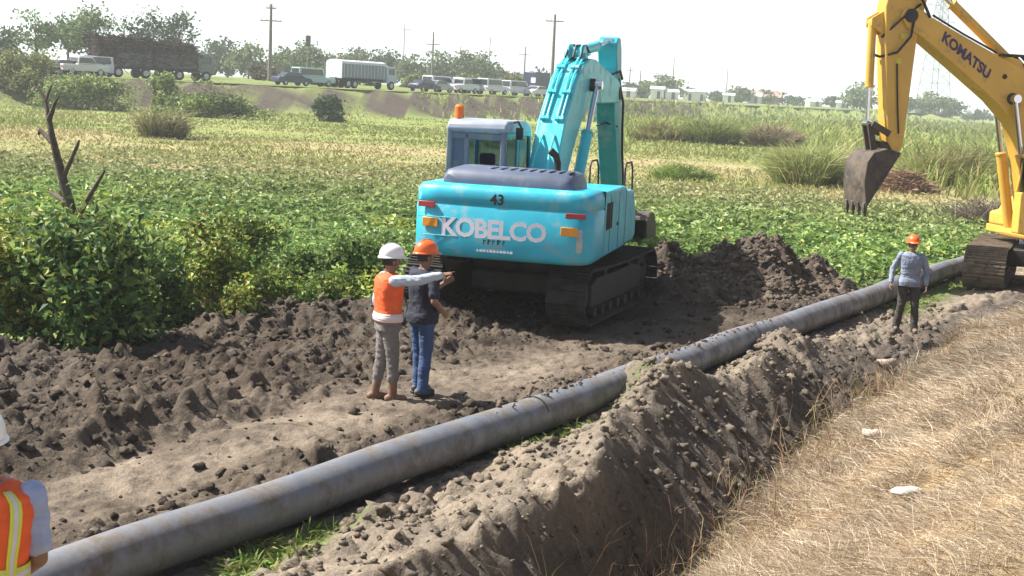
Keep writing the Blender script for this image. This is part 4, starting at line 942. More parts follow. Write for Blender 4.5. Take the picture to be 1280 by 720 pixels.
h_ = MB(); h_.tube([(-.24,3.8,5.55),(-.33,3.9,5.05),(-.3,4.15,4.72),(-.1,4.42,4.62),(.1,4.45,4.66)], .028, 8); h_.tube([(-.24,3.7,5.7),(-.3,4.1,5.4),(-.12,4.44,5.0)], .025, 8); h_.tube([(-.235,4.1,4.5),(-.235,4.0,3.6),(-.235,3.93,3.1)], .018, 8); h_.build('hose', M_hose, karm)
M_stk = mat('yellow_sticker', (.62,.52,.05), .5)
for f_, z_ in ((4.05,4.55), (4.0,5.05)): MB().box((-.213,f_,z_), (.006,.11,.11)).build('warning_sticker', M_stk, karm, smooth=False)
cylinder(KM, (4.60, 5.3), (4.52, 3.28), .62, .085, .045, M_yel, 0)
mb = MB(); mb.prism([(4.4,5.05),(4.4,5.55),(4.68,5.38),(4.68,5.22)], -.14, -.09); mb.prism([(4.4,5.05),(4.4,5.55),(4.68,5.38),(4.68,5.22)], .09, .14); mb.build('cylinder_bracket', M_yel, karm, .01)
lk = MB()
for s in (-1, 1): lk.bar((s*.22,4.12,3.08), (s*.22,4.52,3.28), .05, .13); lk.bar((s*.12,4.52,3.28), (s*.12,4.38,2.72), .06, .13)
lk.build('bucket_linkage', M_bucket, KM, .012)
bucket(KM, 'bucket', M_bucket, [(3.96,2.72),(4.25,2.79),(4.55,2.70),(4.68,2.5),(4.71,2.1),(4.62,1.58)], (-.06,-1), 1.0, 4)
# ================================================================== PEOPLE
def cap_rings(p0, p1, r0, r1, n=12, flat=1.0, ref=None):
    p0, p1 = Vector(p0), Vector(p1); t = (p1-p0).normalized()
    x = t.cross(Vector((0,0,1)) if abs(t.z) < .9 else Vector((0,1,0))).normalized() if ref is None else (Vector(ref)-t*t.dot(Vector(ref))).normalized()
    y = t.cross(x); rg = []
    def ring(c, r): return [c+r*(x*math.cos(2*math.pi*j/n)+y*flat*math.sin(2*math.pi*j/n)) for j in range(n)]
    for a in (85, 60, 30): rg.append(ring(p0-t*r0*math.sin(R(a)), r0*math.cos(R(a))))
    rg += [ring(p0, r0), ring(p0.lerp(p1, .5), (r0+r1)/2), ring(p1, r1)]
    for a in (30, 60, 85): rg.append(ring(p1+t*r1*math.sin(R(a)), r1*math.cos(R(a))))
    return rg
def cap(mb, p0, p1, r0, r1, **k): mb.loft(cap_rings(p0, p1, r0, r1, **k)); return mb
TZ = [.84,.90,.97,1.06,1.16,1.27,1.36,1.42,1.455,1.49]
TA = [.160,.170,.168,.152,.158,.178,.186,.172,.118,.07]
TB = [.115,.122,.122,.110,.115,.125,.120,.104,.080,.062]
def trunk_ring(z, infl=0.0, n=28, lean=0.0, a0=0.0, a1=2*math.pi, closed=True, belly=0.0):
    a, b = np.interp(z, TZ, TA)+infl, np.interp(z, TZ, TB)+infl
    pts = []; m = n if closed else n+1
    for j in range(m):
        t = a0+(a1-a0)*j/n; c, s = math.cos(t), math.sin(t); e = 2/2.5
        pts.append(Vector((a*math.copysign(abs(c)**e, c), b*math.copysign(abs(s)**e, s)+lean*(z-.9)+(belly if s > 0 else 0)*max(0, s)*math.exp(-((z-1.05)/.15)**2), z)))
    return pts
def remeshed(mb, name, voxel, smooth=3, wrinkle=0.0, seed=0.0):
    o = bpy.data.objects.new('draft', mb.mesh('draft', False)); COL.objects.link(o)
    r = o.modifiers.new('r', 'REMESH'); r.mode = 'VOXEL'; r.voxel_size = voxel
    s = o.modifiers.new('s', 'SMOOTH'); s.iterations = smooth; s.factor = .5
    dg = bpy.context.evaluated_depsgraph_get(); dg.update()
    me = bpy.data.meshes.new_from_object(o.evaluated_get(dg)); me.name = name
    bpy.data.objects.remove(o)
    n = len(me.vertices)
    if wrinkle > 0:
        co = np.empty(n*3); me.vertices.foreach_get('co', co); co = co.reshape(-1, 3)
        nr = np.empty(n*3); me.vertices.foreach_get('normal', nr); nr = nr.reshape(-1, 3)
        a = fbm(co[:,0]*9+co[:,1]*7+seed, co[:,2]*15+co[:,1]*4, 1.0, 3)
        b = fbm(co[:,0]*22-co[:,1]*18+seed, co[:,2]*30+5*co[:,0], 1.0, 2, .5, True)
        co = co+nr*(a*wrinkle+b*wrinkle*.5)[:, None]; me.vertices.foreach_set('co', co.ravel())
    me.polygons.foreach_set('use_smooth', np.ones(len(me.polygons), bool)); me.update()
    return me
def hand(mb, wrist, d, pn, side, curl=.5, point=False):
    """palm + four fingers + thumb; d direction, pn palm normal, side = direction towards the thumb"""
    w = Vector(wrist); d = Vector(d).normalized(); pn = Vector(pn); pn = (pn-d*pn.dot(d)).normalized(); s = d.cross(pn)
    if s.dot(Vector(side)) < 0: s = -s
    cap(mb, w, w+d*.075, .030, .040, flat=.42, ref=s)
    for k, (off, L, c) in enumerate(((.030,.075,0 if point else curl),(.010,.083,curl),(-.010,.078,curl),(-.030,.062,curl))):
        p = w+d*.078+s*off; dd = d.copy(); r = .0095
        for seg, f in enumerate((.45,.32,.25)):
            ang = c*(.75 if seg == 0 else .95); dd = (dd*math.cos(ang)+pn*math.sin(ang)).normalized()
            q = p+dd*L*f; cap(mb, p, q, r, r*.9, n=8); p = q; r *= .9
    p = w+d*.025+s*.030; dd = (d*.65+s*.65+pn*.35).normalized()
    for f, r in ((.042,.0125),(.030,.011)):
        q = p+dd*f; cap(mb, p, q, r, r*.9, n=8); p = q; dd = (dd+d*.5).normalized()
M_skin = mat('brown_skin', (.22,.12,.075), .55, var=.1, scale=12)
M_hair = mat('black_hair', (.015,.012,.01), .6)
def helmet(parent, hc, yaw, m, tilt=0.0):
    mb = MB(); rings = []
    for z, f in ((0,1.0),(.03,1.0),(.065,.96),(.10,.83),(.125,.62),(.142,.36),(.150,.10)):
        rings.append([(.118*f*math.cos(2*math.pi*j/28), .145*f*math.sin(2*math.pi*j/28), z) for j in range(28)])
    mb.loft(rings)
    rim = []
    for sc, z in ((1.0,.012),(1.10,.004),(1.115,-.006),(1.0,-.002)):
        rg = []
        for j in range(28):
            a = 2*math.pi*j/28; s = math.sin(a); ext = sc+(.28*max(0, s)**3 if sc > 1.0 else 0)
            rg.append((.118*sc*math.cos(a), .145*ext*s, z-(.018*max(0, s)**3 if sc > 1 else 0)))
        rim.append(rg)
    mb.loft(rim)
    for x in (-.03, 0, .03): mb.tube([(x,-.10,.112-abs(x)*.4),(x,-.04,.150-abs(x)*.5),(x,.04,.150-abs(x)*.5),(x,.10,.112-abs(x)*.4)], .008, 6)
    o = mb.build('helmet', m, parent, 0, angle=50); o.location = hc; o.rotation_euler = (tilt, 0, yaw)
    return o
def person(label, loc, rz, scale, arms, legs, shirt, trousers, boots, hat, sleeves='long', vest=None, lean=0.0, head_yaw=0.0, head_tilt=0.0, hands=None, boot_h=.14, tuck=False, head_dx=0.0, seed=0.0, hair=True):
    root = thing('person', label, 'person', loc, rz); root.scale = (scale,)*3
    SH = [Vector((s*.190, lean*.52, 1.405)) for s in (-1, 1)]
    HP = [Vector((s*.092, 0, .90)) for s in (-1, 1)]
    hc = Vector((head_dx, lean*.65+.015, 1.605)); Rh = Matrix.Rotation(head_yaw, 3, 'Z') @ Matrix.Rotation(head_tilt, 3, 'X')
    def hp(x, y, z): return hc+Rh @ Vector((x, y, z))
    # --- the body: one continuous surface
    b = MB()
    b.loft([trunk_ring(z, -.018, lean=lean) for z in TZ])
    cap(b, (0, lean*.55, 1.44), hc+Vector((0,-.01,-.05)), .058, .054)
    def ell(c, r, n=16):
        rings = []
        for i in range(11):
            ph = -math.pi/2+math.pi*min(max(i/10, .01), .99)
            rings.append([hp(c[0]+r[0]*math.cos(ph)*math.cos(2*math.pi*j/n), c[1]+r[1]*math.cos(ph)*math.sin(2*math.pi*j/n), c[2]+r[2]*math.sin(ph)) for j in range(n)])
        b.loft(rings)
    ell((0,-.005,.02), (.077,.097,.100)); ell((0,.025,-.045), (.058,.070,.068)); ell((0,.085,.028), (.05,.018,.012), 10)
    cap(b, hp(0,.092,.012), hp(0,.112,-.022), .010, .016, n=8); ell((0,.083,-.055), (.026,.014,.008), 10)
    for s in (-1, 1): ell((s*.079,-.005,-.008), (.010,.020,.032), 8); ell((s*.045,.07,-.015), (.022,.022,.018), 8)
    for i, s in enumerate((-1, 1)):
        el, wr = Vector(arms[i][0]), Vector(arms[i][1])
        cap(b, SH[i], el, .052, .042); cap(b, el, wr, .042, .029)
        hd = hands[i] if hands else {}
        d = Vector(hd.get('d', (wr-el).normalized())); hand(b, wr+(wr-el).normalized()*.012, d, hd.get('pn', (-s, .2, 0)), hd.get('side', (0, 1, 0)), hd.get('curl', .45), hd.get('point', False))
        kn, an = Vector(legs[i][0]), Vector(legs[i][1])
        cap(b, HP[i], kn, .078, .055); cap(b, kn, an, .052, .038); cap(b, an+Vector((0,-.03,-.04)), an+Vector((0,.13,-.06)), .035, .03)
    me = remeshed(b, 'body', .0062, 2); link('body', me, M_skin, root)
    for s in (-1, 1):
        e = MB(); e.ball(hp(s*.031,.083,.008), (.012,.010,.008), 8); e.build('eye', M_hair, root)
    if hair:
        h = MB(); rings = []
        for z, f in ((-.04,.95),(-.01,1.0),(.02,1.03),(.05,1.02)):
            rings.append([hp(.080*f*math.cos(R(a)), -.008+.100*f*math.sin(R(a)), z) for a in range(160, 381, 10)]+[hp(.055*f*math.cos(R(a)), -.01+.07*f*math.sin(R(a)), z) for a in range(380, 159, -20)])
        h.loft(rings); h.build('hair', M_hair, root)
    # --- shirt
    c = MB(); zs = [.955,1.0,1.06,1.16,1.27,1.36,1.42,1.455,1.475] if tuck else [.85,.93,1.0,1.06,1.16,1.27,1.36,1.42,1.455,1.475]
    c.loft([trunk_ring(z, .010 if tuck else (.040 if z < .95 else .022), lean=lean) for z in zs])
    for i in (0, 1):
        el, wr = Vector(arms[i][0]), Vector(arms[i][1])
        if sleeves == 'long': cap(c, SH[i], el, .068, .056); cap(c, el, el.lerp(wr, .93), .056, .043)
        else: cap(c, SH[i], SH[i].lerp(el, .78), .070, .063)
    link('shirt', remeshed(c, 'shirt', .0085, 3, .009, seed), shirt, root)
    # --- trousers
    t = MB(); t.loft([trunk_ring(z, .021 if tuck else .014, lean=lean) for z in (.82,.88,.94,.985)])
    for i in (0, 1):
        kn, an = Vector(legs[i][0]), Vector(legs[i][1])
        cap(t, HP[i]+Vector((0,0,-.02)), kn, .098, .074); top = .0 if boot_h < .2 else (boot_h-.02-an.z)/(kn.z-an.z)
        cap(t, kn, an.lerp(kn, top)+Vector((0,0,-.02 if boot_h < .2 else 0)), .073, .064)
    link('trousers', remeshed(t, 'trousers', .0085, 3, .010, seed+5), trousers, root)
    # --- footwear
    for i in (0, 1):
        kn, an = Vector(legs[i][0]), Vector(legs[i][1]); f = MB(); z0 = an.z-.085
        dr = Vector((.12 if i else -.12, 1, 0)).normalized(); base = Vector((an.x, an.y, z0))
        cap(f, base+Vector((0,0,.05))-dr*.05, base+Vector((0,0,.042))+dr*.13, .046, .042, flat=.95)
        cap(f, base+Vector((0,0,.07)), (an.lerp(kn, max(.0, (boot_h-an.z)/(kn.z-an.z))) if boot_h > .2 else an+Vector((0,0,.02))), .050, .056)
        me = remeshed(f, 'boot', .009, 2)
        for v in me.vertices: v.co.z = max(v.co.z, z0)
        link('boot', me, boots, root)
        sl = MB(); ring = [base-dr*.095+Vector((0,0,0))]
        sl.prism([(base.x+dr.x*a+dr.y*w, base.y+dr.y*a-dr.x*w) for a, w in ((-.10,-.025),(-.06,-.043),(.08,-.048),(.15,-.035),(.175,0),(.15,.035),(.08,.048),(-.06,.043),(-.10,.025))], z0-.006, z0+.018, axis='z')
        sl.build('sole', M_black, root, .004)
    helmet(root, hp(0,.002,.052), head_yaw, hat, head_tilt)
    if vest: vest(root, lean)
    return root
def make_vest(m, bands, zlo=.93):
    def f(root, lean):
        zs = [zlo,1.0,1.06,1.13,1.2,1.27,1.33,1.38,1.42,1.45,1.475]
        mb = MB(); rings = [trunk_ring(z, .030-.010*(z > 1.43), 40, lean) for z in zs]; mb.loft(rings)
        me = remeshed(mb, 'vest', .009, 2, .007, 3.3); link('vest', me, m, root)
        for kind, a, b_, mm, pr in bands:
            mb = MB(); 
            if kind == 'h':
                n = 5; rr = [trunk_ring(a+(b_-a)*k/n, .038+pr, 44, lean) for k in range(n+1)]; mb.loft(rr, caps=False)
            else:
                zz = [zlo+.01,1.0,1.08,1.16,1.24,1.32,1.37,1.41,1.435,1.455]
                for lo, hi in a:
                    rg = [trunk_ring(z, (.040 if z < 1.43 else .034)+pr, 3, lean, R(lo), R(hi), False) for z in zz]
                    o = len(mb.v); mb.add([p for r_ in rg for p in r_], [(i*4+j, i*4+j+1, (i+1)*4+j+1, (i+1)*4+j) for i in range(len(zz)-1) for j in range(3)])
            ob = mb.build('reflective_band', mm, root); s = ob.modifiers.new('s', 'SOLIDIFY'); s.thickness = .004
    return f
M_orange = mat('orange_vest_cloth', (.80,.115,.025), .75, var=.12, scale=10); M_silver = mat('silver_tape', (.62,.60,.60), .4, var=.08); M_lime = mat('lime_tape', (.62,.70,.06), .5); M_pinkw = mat('pale_pink_tape', (.75,.55,.52), .5)
M_hatw = mat('white_helmet', (.80,.80,.80), .3, var=.04); M_hato = mat('orange_helmet', (.78,.13,.025), .32, var=.08)
def stand(dx=.10, kz=.48, fwd=(0, 0)): return [((-dx*.98, .02+fwd[0]*.5, kz), (-dx, fwd[0], .085)), ((dx*.98, .02+fwd[1]*.5, kz), (dx, fwd[1], .085))]
def foot_on(px, py):
    p = at_z(px, py, .03)
    for _ in range(6): p = at_z(px, py, float(gz(p[0], p[1])))
    return p
q = foot_on(481, 501)
person('man in white helmet and orange vest pointing ahead with his outstretched arm', q, R(-66), 1.0,
       [((-.235,-.06,1.12), (-.205,.05,.885)), ((.27,.26,1.43), (.28,.52,1.485))], stand(.085, fwd=(-.10,.06)),
       mat('pale_blue_shirt', (.40,.45,.52), .8, var=.08), mat('grey_work_trousers', (.17,.155,.145), .9, var=.15, scale=8), mat('tan_rubber_boots', (.20,.08,.045), .6, dirt=(.2,.16,.12), dirt_amt=.45, dirt_scale=9), M_hatw,
       vest=make_vest(M_orange, [('h', .935, 1.03, M_pinkw, 0), ('h', .965, 1.0, M_silver, .003)]), hands=[dict(curl=.5), dict(d=(.03,.97,.12), pn=(-.3,0,-1), side=(-.9,.2,.3), curl=1.0, point=True)], boot_h=.29, head_yaw=R(8), tuck=True, seed=1)
q = foot_on(524, 492)
person('man in orange helmet and dark navy shirt with blue jeans standing beside the pointing man', q, R(-50), 1.0,
       [((-.17,.16,1.13), (-.10,.35,1.26)), ((.285,-.05,1.13), (.20,.15,.985))], stand(.10, fwd=(.05,-.04)),
       mat('navy_shirt', (.018,.022,.04), .85, var=.2), mat('blue_jeans', (.045,.085,.19), .85, var=.25, scale=6), mat('dark_shoes', (.05,.055,.07), .6, dirt=(.2,.16,.12), dirt_amt=.25, dirt_scale=9), M_hato, sleeves='short', head_yaw=R(-6), seed=2,
       hands=[dict(curl=.7, pn=(1,0,.3), side=(0,0,1)), dict(curl=.6, pn=(-1,0,0), side=(0,1,.3))])
q = foot_on(1131, 414)
sc3 = 1.0
person('man in orange helmet and open blue shirt walking on the bank beside the pipe', q, R(172), .91,
       [((-.30,-.02,1.13), (-.29,.10,.89)), ((.31,-.05,1.14), (.34,.08,.90))], [((-.13,.05,.47), (-.15,.06,.085)), ((.11,.0,.47), (.16,-.08,.085))],
       mat('faded_blue_shirt', (.22,.26,.34), .85, var=.25, scale=7), mat('dark_olive_trousers', (.055,.05,.045), .9, var=.2), mat('dusty_shoes', (.16,.125,.10), .8), M_hato, lean=.04, head_tilt=R(6), head_yaw=R(10), seed=4)
# the nearest man stands on the bank, cut by the picture's edge
p4 = (-2.265, 5.75)
person('man in orange vest with lime and silver stripes seen from behind near the pipe end', (p4[0], p4[1], float(gz(*p4))+.01), R(12), 1.0,
       [((-.26,.03,1.13), (-.18,.24,1.02)), ((.222,.05,1.12), (.15,.24,1.0))], stand(.11),
       mat('blue_chambray_shirt', (.30,.37,.56), .85, var=.15, scale=9), mat('grey_trousers', (.12,.12,.13), .9), mat('brown_boots', (.10,.07,.05), .7), M_hatw, sleeves='short',
       vest=make_vest(M_orange, [('h', 1.055, 1.075, M_lime, 0), ('h', 1.075, 1.105, M_silver, 0), ('h', 1.105, 1.125, M_lime, 0), ('v', [(-62,-57),(-123,-118),(57,62),(118,123)], 0, M_lime, .001), ('v', [(-57,-50),(-130,-123),(50,57),(123,130)], 0, M_silver, .001), ('v', [(-50,-45),(-135,-130),(45,50),(130,135)], 0, M_lime, .001)]), seed=6, tuck=True, lean=.12, head_dx=-.04)
# ================================================================== ROAD TRAFFIC, POLES, TOWER, SHEDS
_seg = np.concatenate([np.linspace(a, b, 200, endpoint=False) for a, b in zip(ROAD[:-1], ROAD[1:])])
_px = 640+12.5+1700*_seg[:, 0]/_seg[:, 1]
def road_at(px, off=0.0):
    i = int(np.argmin(np.abs(_px-px))); d = _seg[min(i+1, len(_seg)-1)]-_seg[max(i-1, 0)]; d = d/np.hypot(*d)
    n = np.array([d[1], -d[0]]); p = _seg[i]+n*off
    return (float(p[0]), float(p[1]), ROADZ+.142), math.atan2(-d[0], d[1])
M_tyre = mat('tyre_rubber', (.02,.02,.02), .85); M_rim = mat('wheel_rim', (.45,.45,.46), .4, metal=.6)
M_wglass = mat('dark_window_glass', (.03,.04,.05), .12, var=.05, spec=.8)
M_lampg = mat('lamp_glass', (.7,.7,.66), .2); M_taill = mat('tail_lamp', (.45,.03,.02), .3)
_paint = {}
def paint(c):
    if c not in _paint: _paint[c] = mat('car_paint', c, .3, var=.05)
    return _paint[c]
def wheel(parent, x, y, r, w=.2):
    s = 1 if x > 0 else -1
    o = MB().tube([(x-s*w, y, r), (x, y, r)], r, 20).build('wheel', M_tyre, parent, .02)
    MB().tube([(x-s*.02, y, r), (x+s*.012, y, r)], r*.58, 16).build('rim', M_rim, o, .01)
def car(label, cat, name, px, kind, c, off=2.0, flip=False):
    loc, rz = road_at(px, off); root = thing(name, label, cat, loc, rz+(math.pi if flip else 0)); m = paint(c)
    if kind == 'saloon':
        W = .86; prof = [(-2.1,.32),(2.1,.32),(2.18,.55),(2.1,.78),(1.2,.92),(-1.55,.95),(-2.1,.9),(-2.18,.6)]; gh = [(1.25,.92),(.5,1.42),(-.85,1.43),(-1.6,.95)]; ax = (-1.3,1.32); r = .31; L = 2.17; hz_ = .65
    elif kind == 'van':
        W = .88; prof = [(-2.25,.35),(2.2,.35),(2.3,.7),(2.15,1.05),(-2.3,1.05)]; gh = [(2.15,1.05),(1.55,1.9),(1.3,1.98),(-2.2,1.98),(-2.3,1.05)]; ax = (-1.4,1.4); r = .33; L = 2.28; hz_ = .72
    else:
        W = .92; prof = [(-2.4,.45),(2.4,.45),(2.45,.75),(2.35,1.02),(1.2,1.08),(-2.4,1.08)]; gh = [(1.2,1.08),(.75,1.82),(-.75,1.84),(-.85,1.08)] if kind == 'pickup' else [(1.1,1.08),(.85,2.0),(-2.35,2.05),(-2.4,1.08)]; ax = (-1.5,1.5); r = .38; L = 2.43; hz_ = .8
    MB().prism(prof, -W, W).build('body', m, root, .06, seg=3)
    cb = MB().prism(gh, -W*.92, W*.92).build('cabin', m, root, .07, seg=3)
    cy = sum(p[0] for p in gh)/len(gh); cz = sum(p[1] for p in gh)/len(gh)
    win = [(cy+(p[0]-cy)*.86, cz+.02+(p[1]-cz)*.68) for p in gh]
    for s in (-1, 1): MB().prism(win, s*W*.92-.012, s*W*.92+.012).build('side_window', M_wglass, cb)
    a, b = Vector((0, *gh[0])), Vector((0, *gh[1])); e, f_ = Vector((0, *gh[-1])), Vector((0, *gh[-2]))
    for p, q, nm in ((a, b, 'windscreen'), (e, f_, 'rear_window')):
        mb = MB(); mb.bar(p.lerp(q, .14), p.lerp(q, .88), W*1.6, .03, up=(0,1,0)); mb.build(nm, M_wglass, cb)
    for s in (-1, 1):
        for y in ax: wheel(root, s*W, y, r)
        MB().box((s*W*.72, L, hz_), (.3,.06,.14)).build('headlight', M_lampg, root, .02); MB().box((s*W*.76, -L+.0, hz_+.05), (.22,.06,.16)).build('tail_light', M_taill, root, .02)
    return root
WH, SI, DB, BL = (.78,.79,.80), (.45,.47,.49), (.03,.05,.11), (.05,.16,.38)
for a in [
 ('white saloon car parked above the olive bush at the tree line', 'car', 'parked_car', 48, 'saloon', WH),
 ('dark blue saloon car between two white cars near the cane truck tail', 'car', 'parked_car', 78, 'saloon', DB),
 ('white van facing the camera directly behind the tail of the cane truck', 'van', 'parked_van', 110, 'van', (.70,.76,.82), 1.0, True),
 ('white pickup just short of the white van by the cane truck', 'pickup', 'pickup_truck', 92, 'pickup', (.76,.74,.68), 2.6),
 ('blue van cut by the photo edge on the road', 'van', 'parked_van', 3, 'van', BL),
 ('navy blue saloon car beside the tall utility pole', 'car', 'parked_car', 352, 'saloon', DB, 2.4),
 ('pale teal jeep between the navy car and the white roofed truck', 'jeep', 'jeep', 384, 'jeep', (.42,.60,.58), 1.6),
 ('dark blue saloon car first past the white roofed truck cab', 'car', 'parked_car', 511, 'saloon', DB, 2.6),
 ('silver grey saloon car second past the white roofed truck cab', 'car', 'parked_car', 527, 'saloon', SI, 2.6),
 ('white van next to the short utility pole on the road', 'van', 'parked_van', 545, 'van', WH, .5),
 ('white pickup between two white vans above the beacon', 'pickup', 'pickup_truck', 562, 'pickup', WH, 2.2),
 ('tall white van above the orange beacon of the turquoise excavator', 'van', 'parked_van', 581, 'van', (.74,.77,.80), .5),
 ('white jeep at the far end of the row of white vehicles', 'jeep', 'jeep', 603, 'jeep', WH, 1.8),
 ('lone white van above the cab roof of the turquoise excavator', 'van', 'parked_van', 636, 'van', WH, 1.0),
 ('small white saloon car touching the dark blue lorry', 'car', 'parked_car', 653, 'saloon', WH, 2.6),
]: car(*a)
# dark blue lorry with a white patch on its box
loc, rz = road_at(672, .6); LR = thing('box_lorry', 'dark blue box lorry with a white patch beside the turquoise boom', 'lorry', loc, rz)
MB().box((0,-.6,2.15), (2.3,4.6,2.3)).build('cargo_box', paint((.035,.05,.10)), LR, .05)
MB().prism([(1.8,.7),(3.5,.7),(3.55,1.5),(3.2,2.5),(1.8,2.55)], -1.05, 1.05).build('cab', paint(DB), LR, .06)
MB().box((0,.2,.75), (1.0,6.4,.25)).build('chassis', M_dark, LR, .02)
MB().box((.55,-2.91,2.2), (.75,.02,.7)).build('white_patch', M_white, LR); MB().bar((0,3.53,1.65), (0,3.26,2.4), 1.8, .03, up=(0,1,0)).build('windscreen', M_wglass, LR)
for s in (-1, 1):
    for y in (-2.0, 2.5): wheel(LR, s*1.1, y, .46, .3)
# white roofed truck
loc, rz = road_at(452, .8); WT = thing('cargo_truck', 'white roofed slat sided cargo truck with pale cab', 'truck', loc, rz)
MB().box((0,-.9,1.0), (1.0,9.6,.3)).build('chassis', M_dark, WT, .03)
MB().box((0,-1.6,1.95), (2.4,7.6,1.6)).build('cargo_body', paint((.16,.19,.27)), WT, .03)
mb = MB(); mb.prism([(-1.24,2.72),(1.24,2.72),(1.15,3.0),(.6,3.16),(-.6,3.16),(-1.15,3.0)], -5.45, 2.3, axis='y'); mb.build('roof', paint((.72,.75,.80)), WT, .04)
MB().box((0,-5.43,1.95), (2.44,.06,1.75)).build('tailgate', paint((.68,.72,.78)), WT, .02)
for s in (-1, 1):
    mb = MB()
    for k in range(13): mb.box((s*1.215, -5.1+k*.58, 2.0), (.05,.13,1.5))
    mb.build('side_slats', paint((.42,.46,.56)), WT)
kcab = MB().prism([(2.5,.75),(4.35,.75),(4.4,1.6),(4.05,2.65),(2.5,2.75)], -1.1, 1.1).build('cab', paint((.45,.52,.64)), WT, .08, seg=3)
MB().bar((0,4.39,1.68), (0,4.1,2.5), 1.9, .03, up=(0,1,0)).build('windscreen', M_wglass, kcab)
for s in (-1, 1): MB().box((s*1.1,3.4,2.1), (.03,1.1,.7)).build('side_window', M_wglass, kcab); MB().box((s*.8,4.4,1.05), (.3,.06,.2)).build('headlight', M_lampg, kcab)
for s in (-1, 1):
    for y in (-4.2, -3.1, 3.4): wheel(WT, s*1.15, y, .5, .32)
# loaded cane truck: lorry and trailer, dark with age
loc, rz = road_at(193, .4); CT_ = thing('cane_truck', 'long dark truck heaped high with brown cut sugar cane', 'truck', loc, rz)
M_cane = mat_attr('cane_stalks', rough=.9, noise=[(2,.7,1.3)])
def cane(y0, y1, zt, n):
    P = np.stack([rng.uniform(-1.25, 1.25, n), rng.uniform(y0, y1, n), rng.uniform(1.2, zt, n)**1.0], 1)
    sd_ = rng.random(n) < .75; P[sd_, 0] = np.sign(P[sd_, 0])*rng.uniform(1.1, 1.3, sd_.sum()); tp_ = rng.random(n) < .25; P[tp_, 2] = zt+rng.normal(0, .12, tp_.sum())
    D = unit(np.stack([rng.normal(0, .25, n), rng.normal(0, 1, n), rng.normal(0, .35, n)], 1))
    col = pick([(.055,.030,.026),(.08,.044,.034),(.032,.022,.024),(.11,.066,.046)], n)
    link('cane_load', blade_mesh('cane_load', P, D, rng.uniform(.6, 1.5, n), .10, .3, col), M_cane, CT_)
    MB().box((0, (y0+y1)/2, (1.2+zt)/2), (2.2, y1-y0-.2, zt-1.3)).build('cane_core', mat('packed_cane', (.03,.024,.023), .95, var=.4, scale=3), CT_, .1)
cane(-6.6, -.6, 3.75, 2600); cane(-.4, 4.2, 3.45, 2000)
for y0, y1, hh, c in ((-4.6,-.8,1.3,(.075,.08,.11)), (-.4,4.2,1.4,(.06,.062,.085))):
    for s in (-1, 1): MB().box((s*1.27, (y0+y1)/2, 1.2+hh/2), (.06, y1-y0, hh)).build('side_board', paint(c), CT_, .02)
    for s in (-1, 1):
        mb = MB()
        for k in range(7): mb.box((s*1.31, y0+.15+k*(y1-y0-.3)/6, 1.2+hh/2+.3), (.05,.09,hh+.8))
        mb.build('side_stakes', paint((.045,.045,.055)), CT_)
MB().box((0,-1.2,1.02), (1.1,11.0,.3)).build('chassis', M_dark, CT_, .03); MB().box((0,-6.5,1.0), (2.3,.12,.35)).build('tail_panel', paint((.30,.07,.03)), CT_, .02)
for s in (-1, 1): MB().box((s*1.3,-5.6,1.15), (.06,1.9,.2)).build('side_rail', paint((.26,.08,.04)), CT_, .02)
kcab = MB().prism([(4.5,.8),(6.5,.8),(6.55,1.75),(6.25,2.75),(4.5,2.85)], -1.15, 1.15).build('cab', paint((.17,.20,.17)), CT_, .09, seg=3)
MB().bar((0,6.54,1.85), (0,6.3,2.6), 1.95, .03, up=(0,1,0)).build('windscreen', M_wglass, kcab)
for s in (-1, 1): MB().box((s*1.15,5.5,2.15), (.03,1.1,.7)).build('side_window', M_wglass, kcab); MB().box((s*.85,6.56,1.15), (.3,.06,.22)).build('headlight', M_lampg, kcab)
MB().box((0,6.6,.85), (2.3,.15,.3)).build('bumper', paint((.20,.08,.04)), CT_, .03)
for s in (-1, 1):
    for y in (-5.6, -4.4, -1.4, 1.2, 2.4, 5.5): wheel(CT_, s*1.2, y, .52, .34)
# utility poles
M_pole = mat('grey_pole_wood', (.20,.185,.17), .9, var=.2); M_ins = mat('insulator_ceramic', (.3,.28,.26), .4)
def pole(px, top, d, label, arms=(), transformer=False, r=.16, off=None):
    c = at_y(px, top, d); g = float(gz(c[0], c[1])); H_ = c[2]-g
    root = thing('utility_pole', label, 'utility pole', (c[0], c[1], g))
    MB().tube([(0,0,-.3), (.02,0,H_*.5), (0,0,H_)], [r*1.15, r, r*.7], 12).build('shaft', M_pole, root)
    for dz, w in arms:
        a = MB().box((0,.12,H_-dz), (w,.12,.14)).build('crossarm', M_pole, root, .01)
        for k in (-.46, -.2, .2, .46): MB().tube([(k*w,.12,H_-dz+.06), (k*w,.12,H_-dz+.32)], [.05,.035], 8).build('insulator', M_ins, a)
    if transformer: MB().tube([(0,.3,H_-2.0), (0,.3,H_-1.95), (0,.3,H_-.35), (0,.3,H_-.3)], [.35,.42,.42,.3], 14).build('transformer', M_blk, root)
pole(339, 5, 168, 'tallest utility pole with two crossarms, between the cane truck and the navy car', ((.5,1.2),(2.0,2.6)), r=.22)
pole(385, 42, 220, 'thin utility pole carrying a dark transformer over the pale tree', transformer=True, r=.10)
pole(542, 40, 225, 'short utility pole with one crossarm amid the row of white vehicles', ((2.0,2.2),), r=.17)
pole(657, 58, 300, 'small utility pole rising behind the dark blue lorry', ((1.8,2.8),), r=.18)
pole(694, 18, 185, 'tall utility pole with a single crossarm behind the turquoise boom', ((.9,2.4),), r=.22)
pole(506, 30, 330, 'faint thin utility pole in the haze above the white roofed truck cab', ((1.2,3.0),), r=.13)
pole(613, 46, 330, 'faint thin utility pole in the haze over the stepped tree line', r=.13)
pole(788, 84, 400, 'far utility pole just past the turquoise arm', ((1.0,2.4),), r=.2)
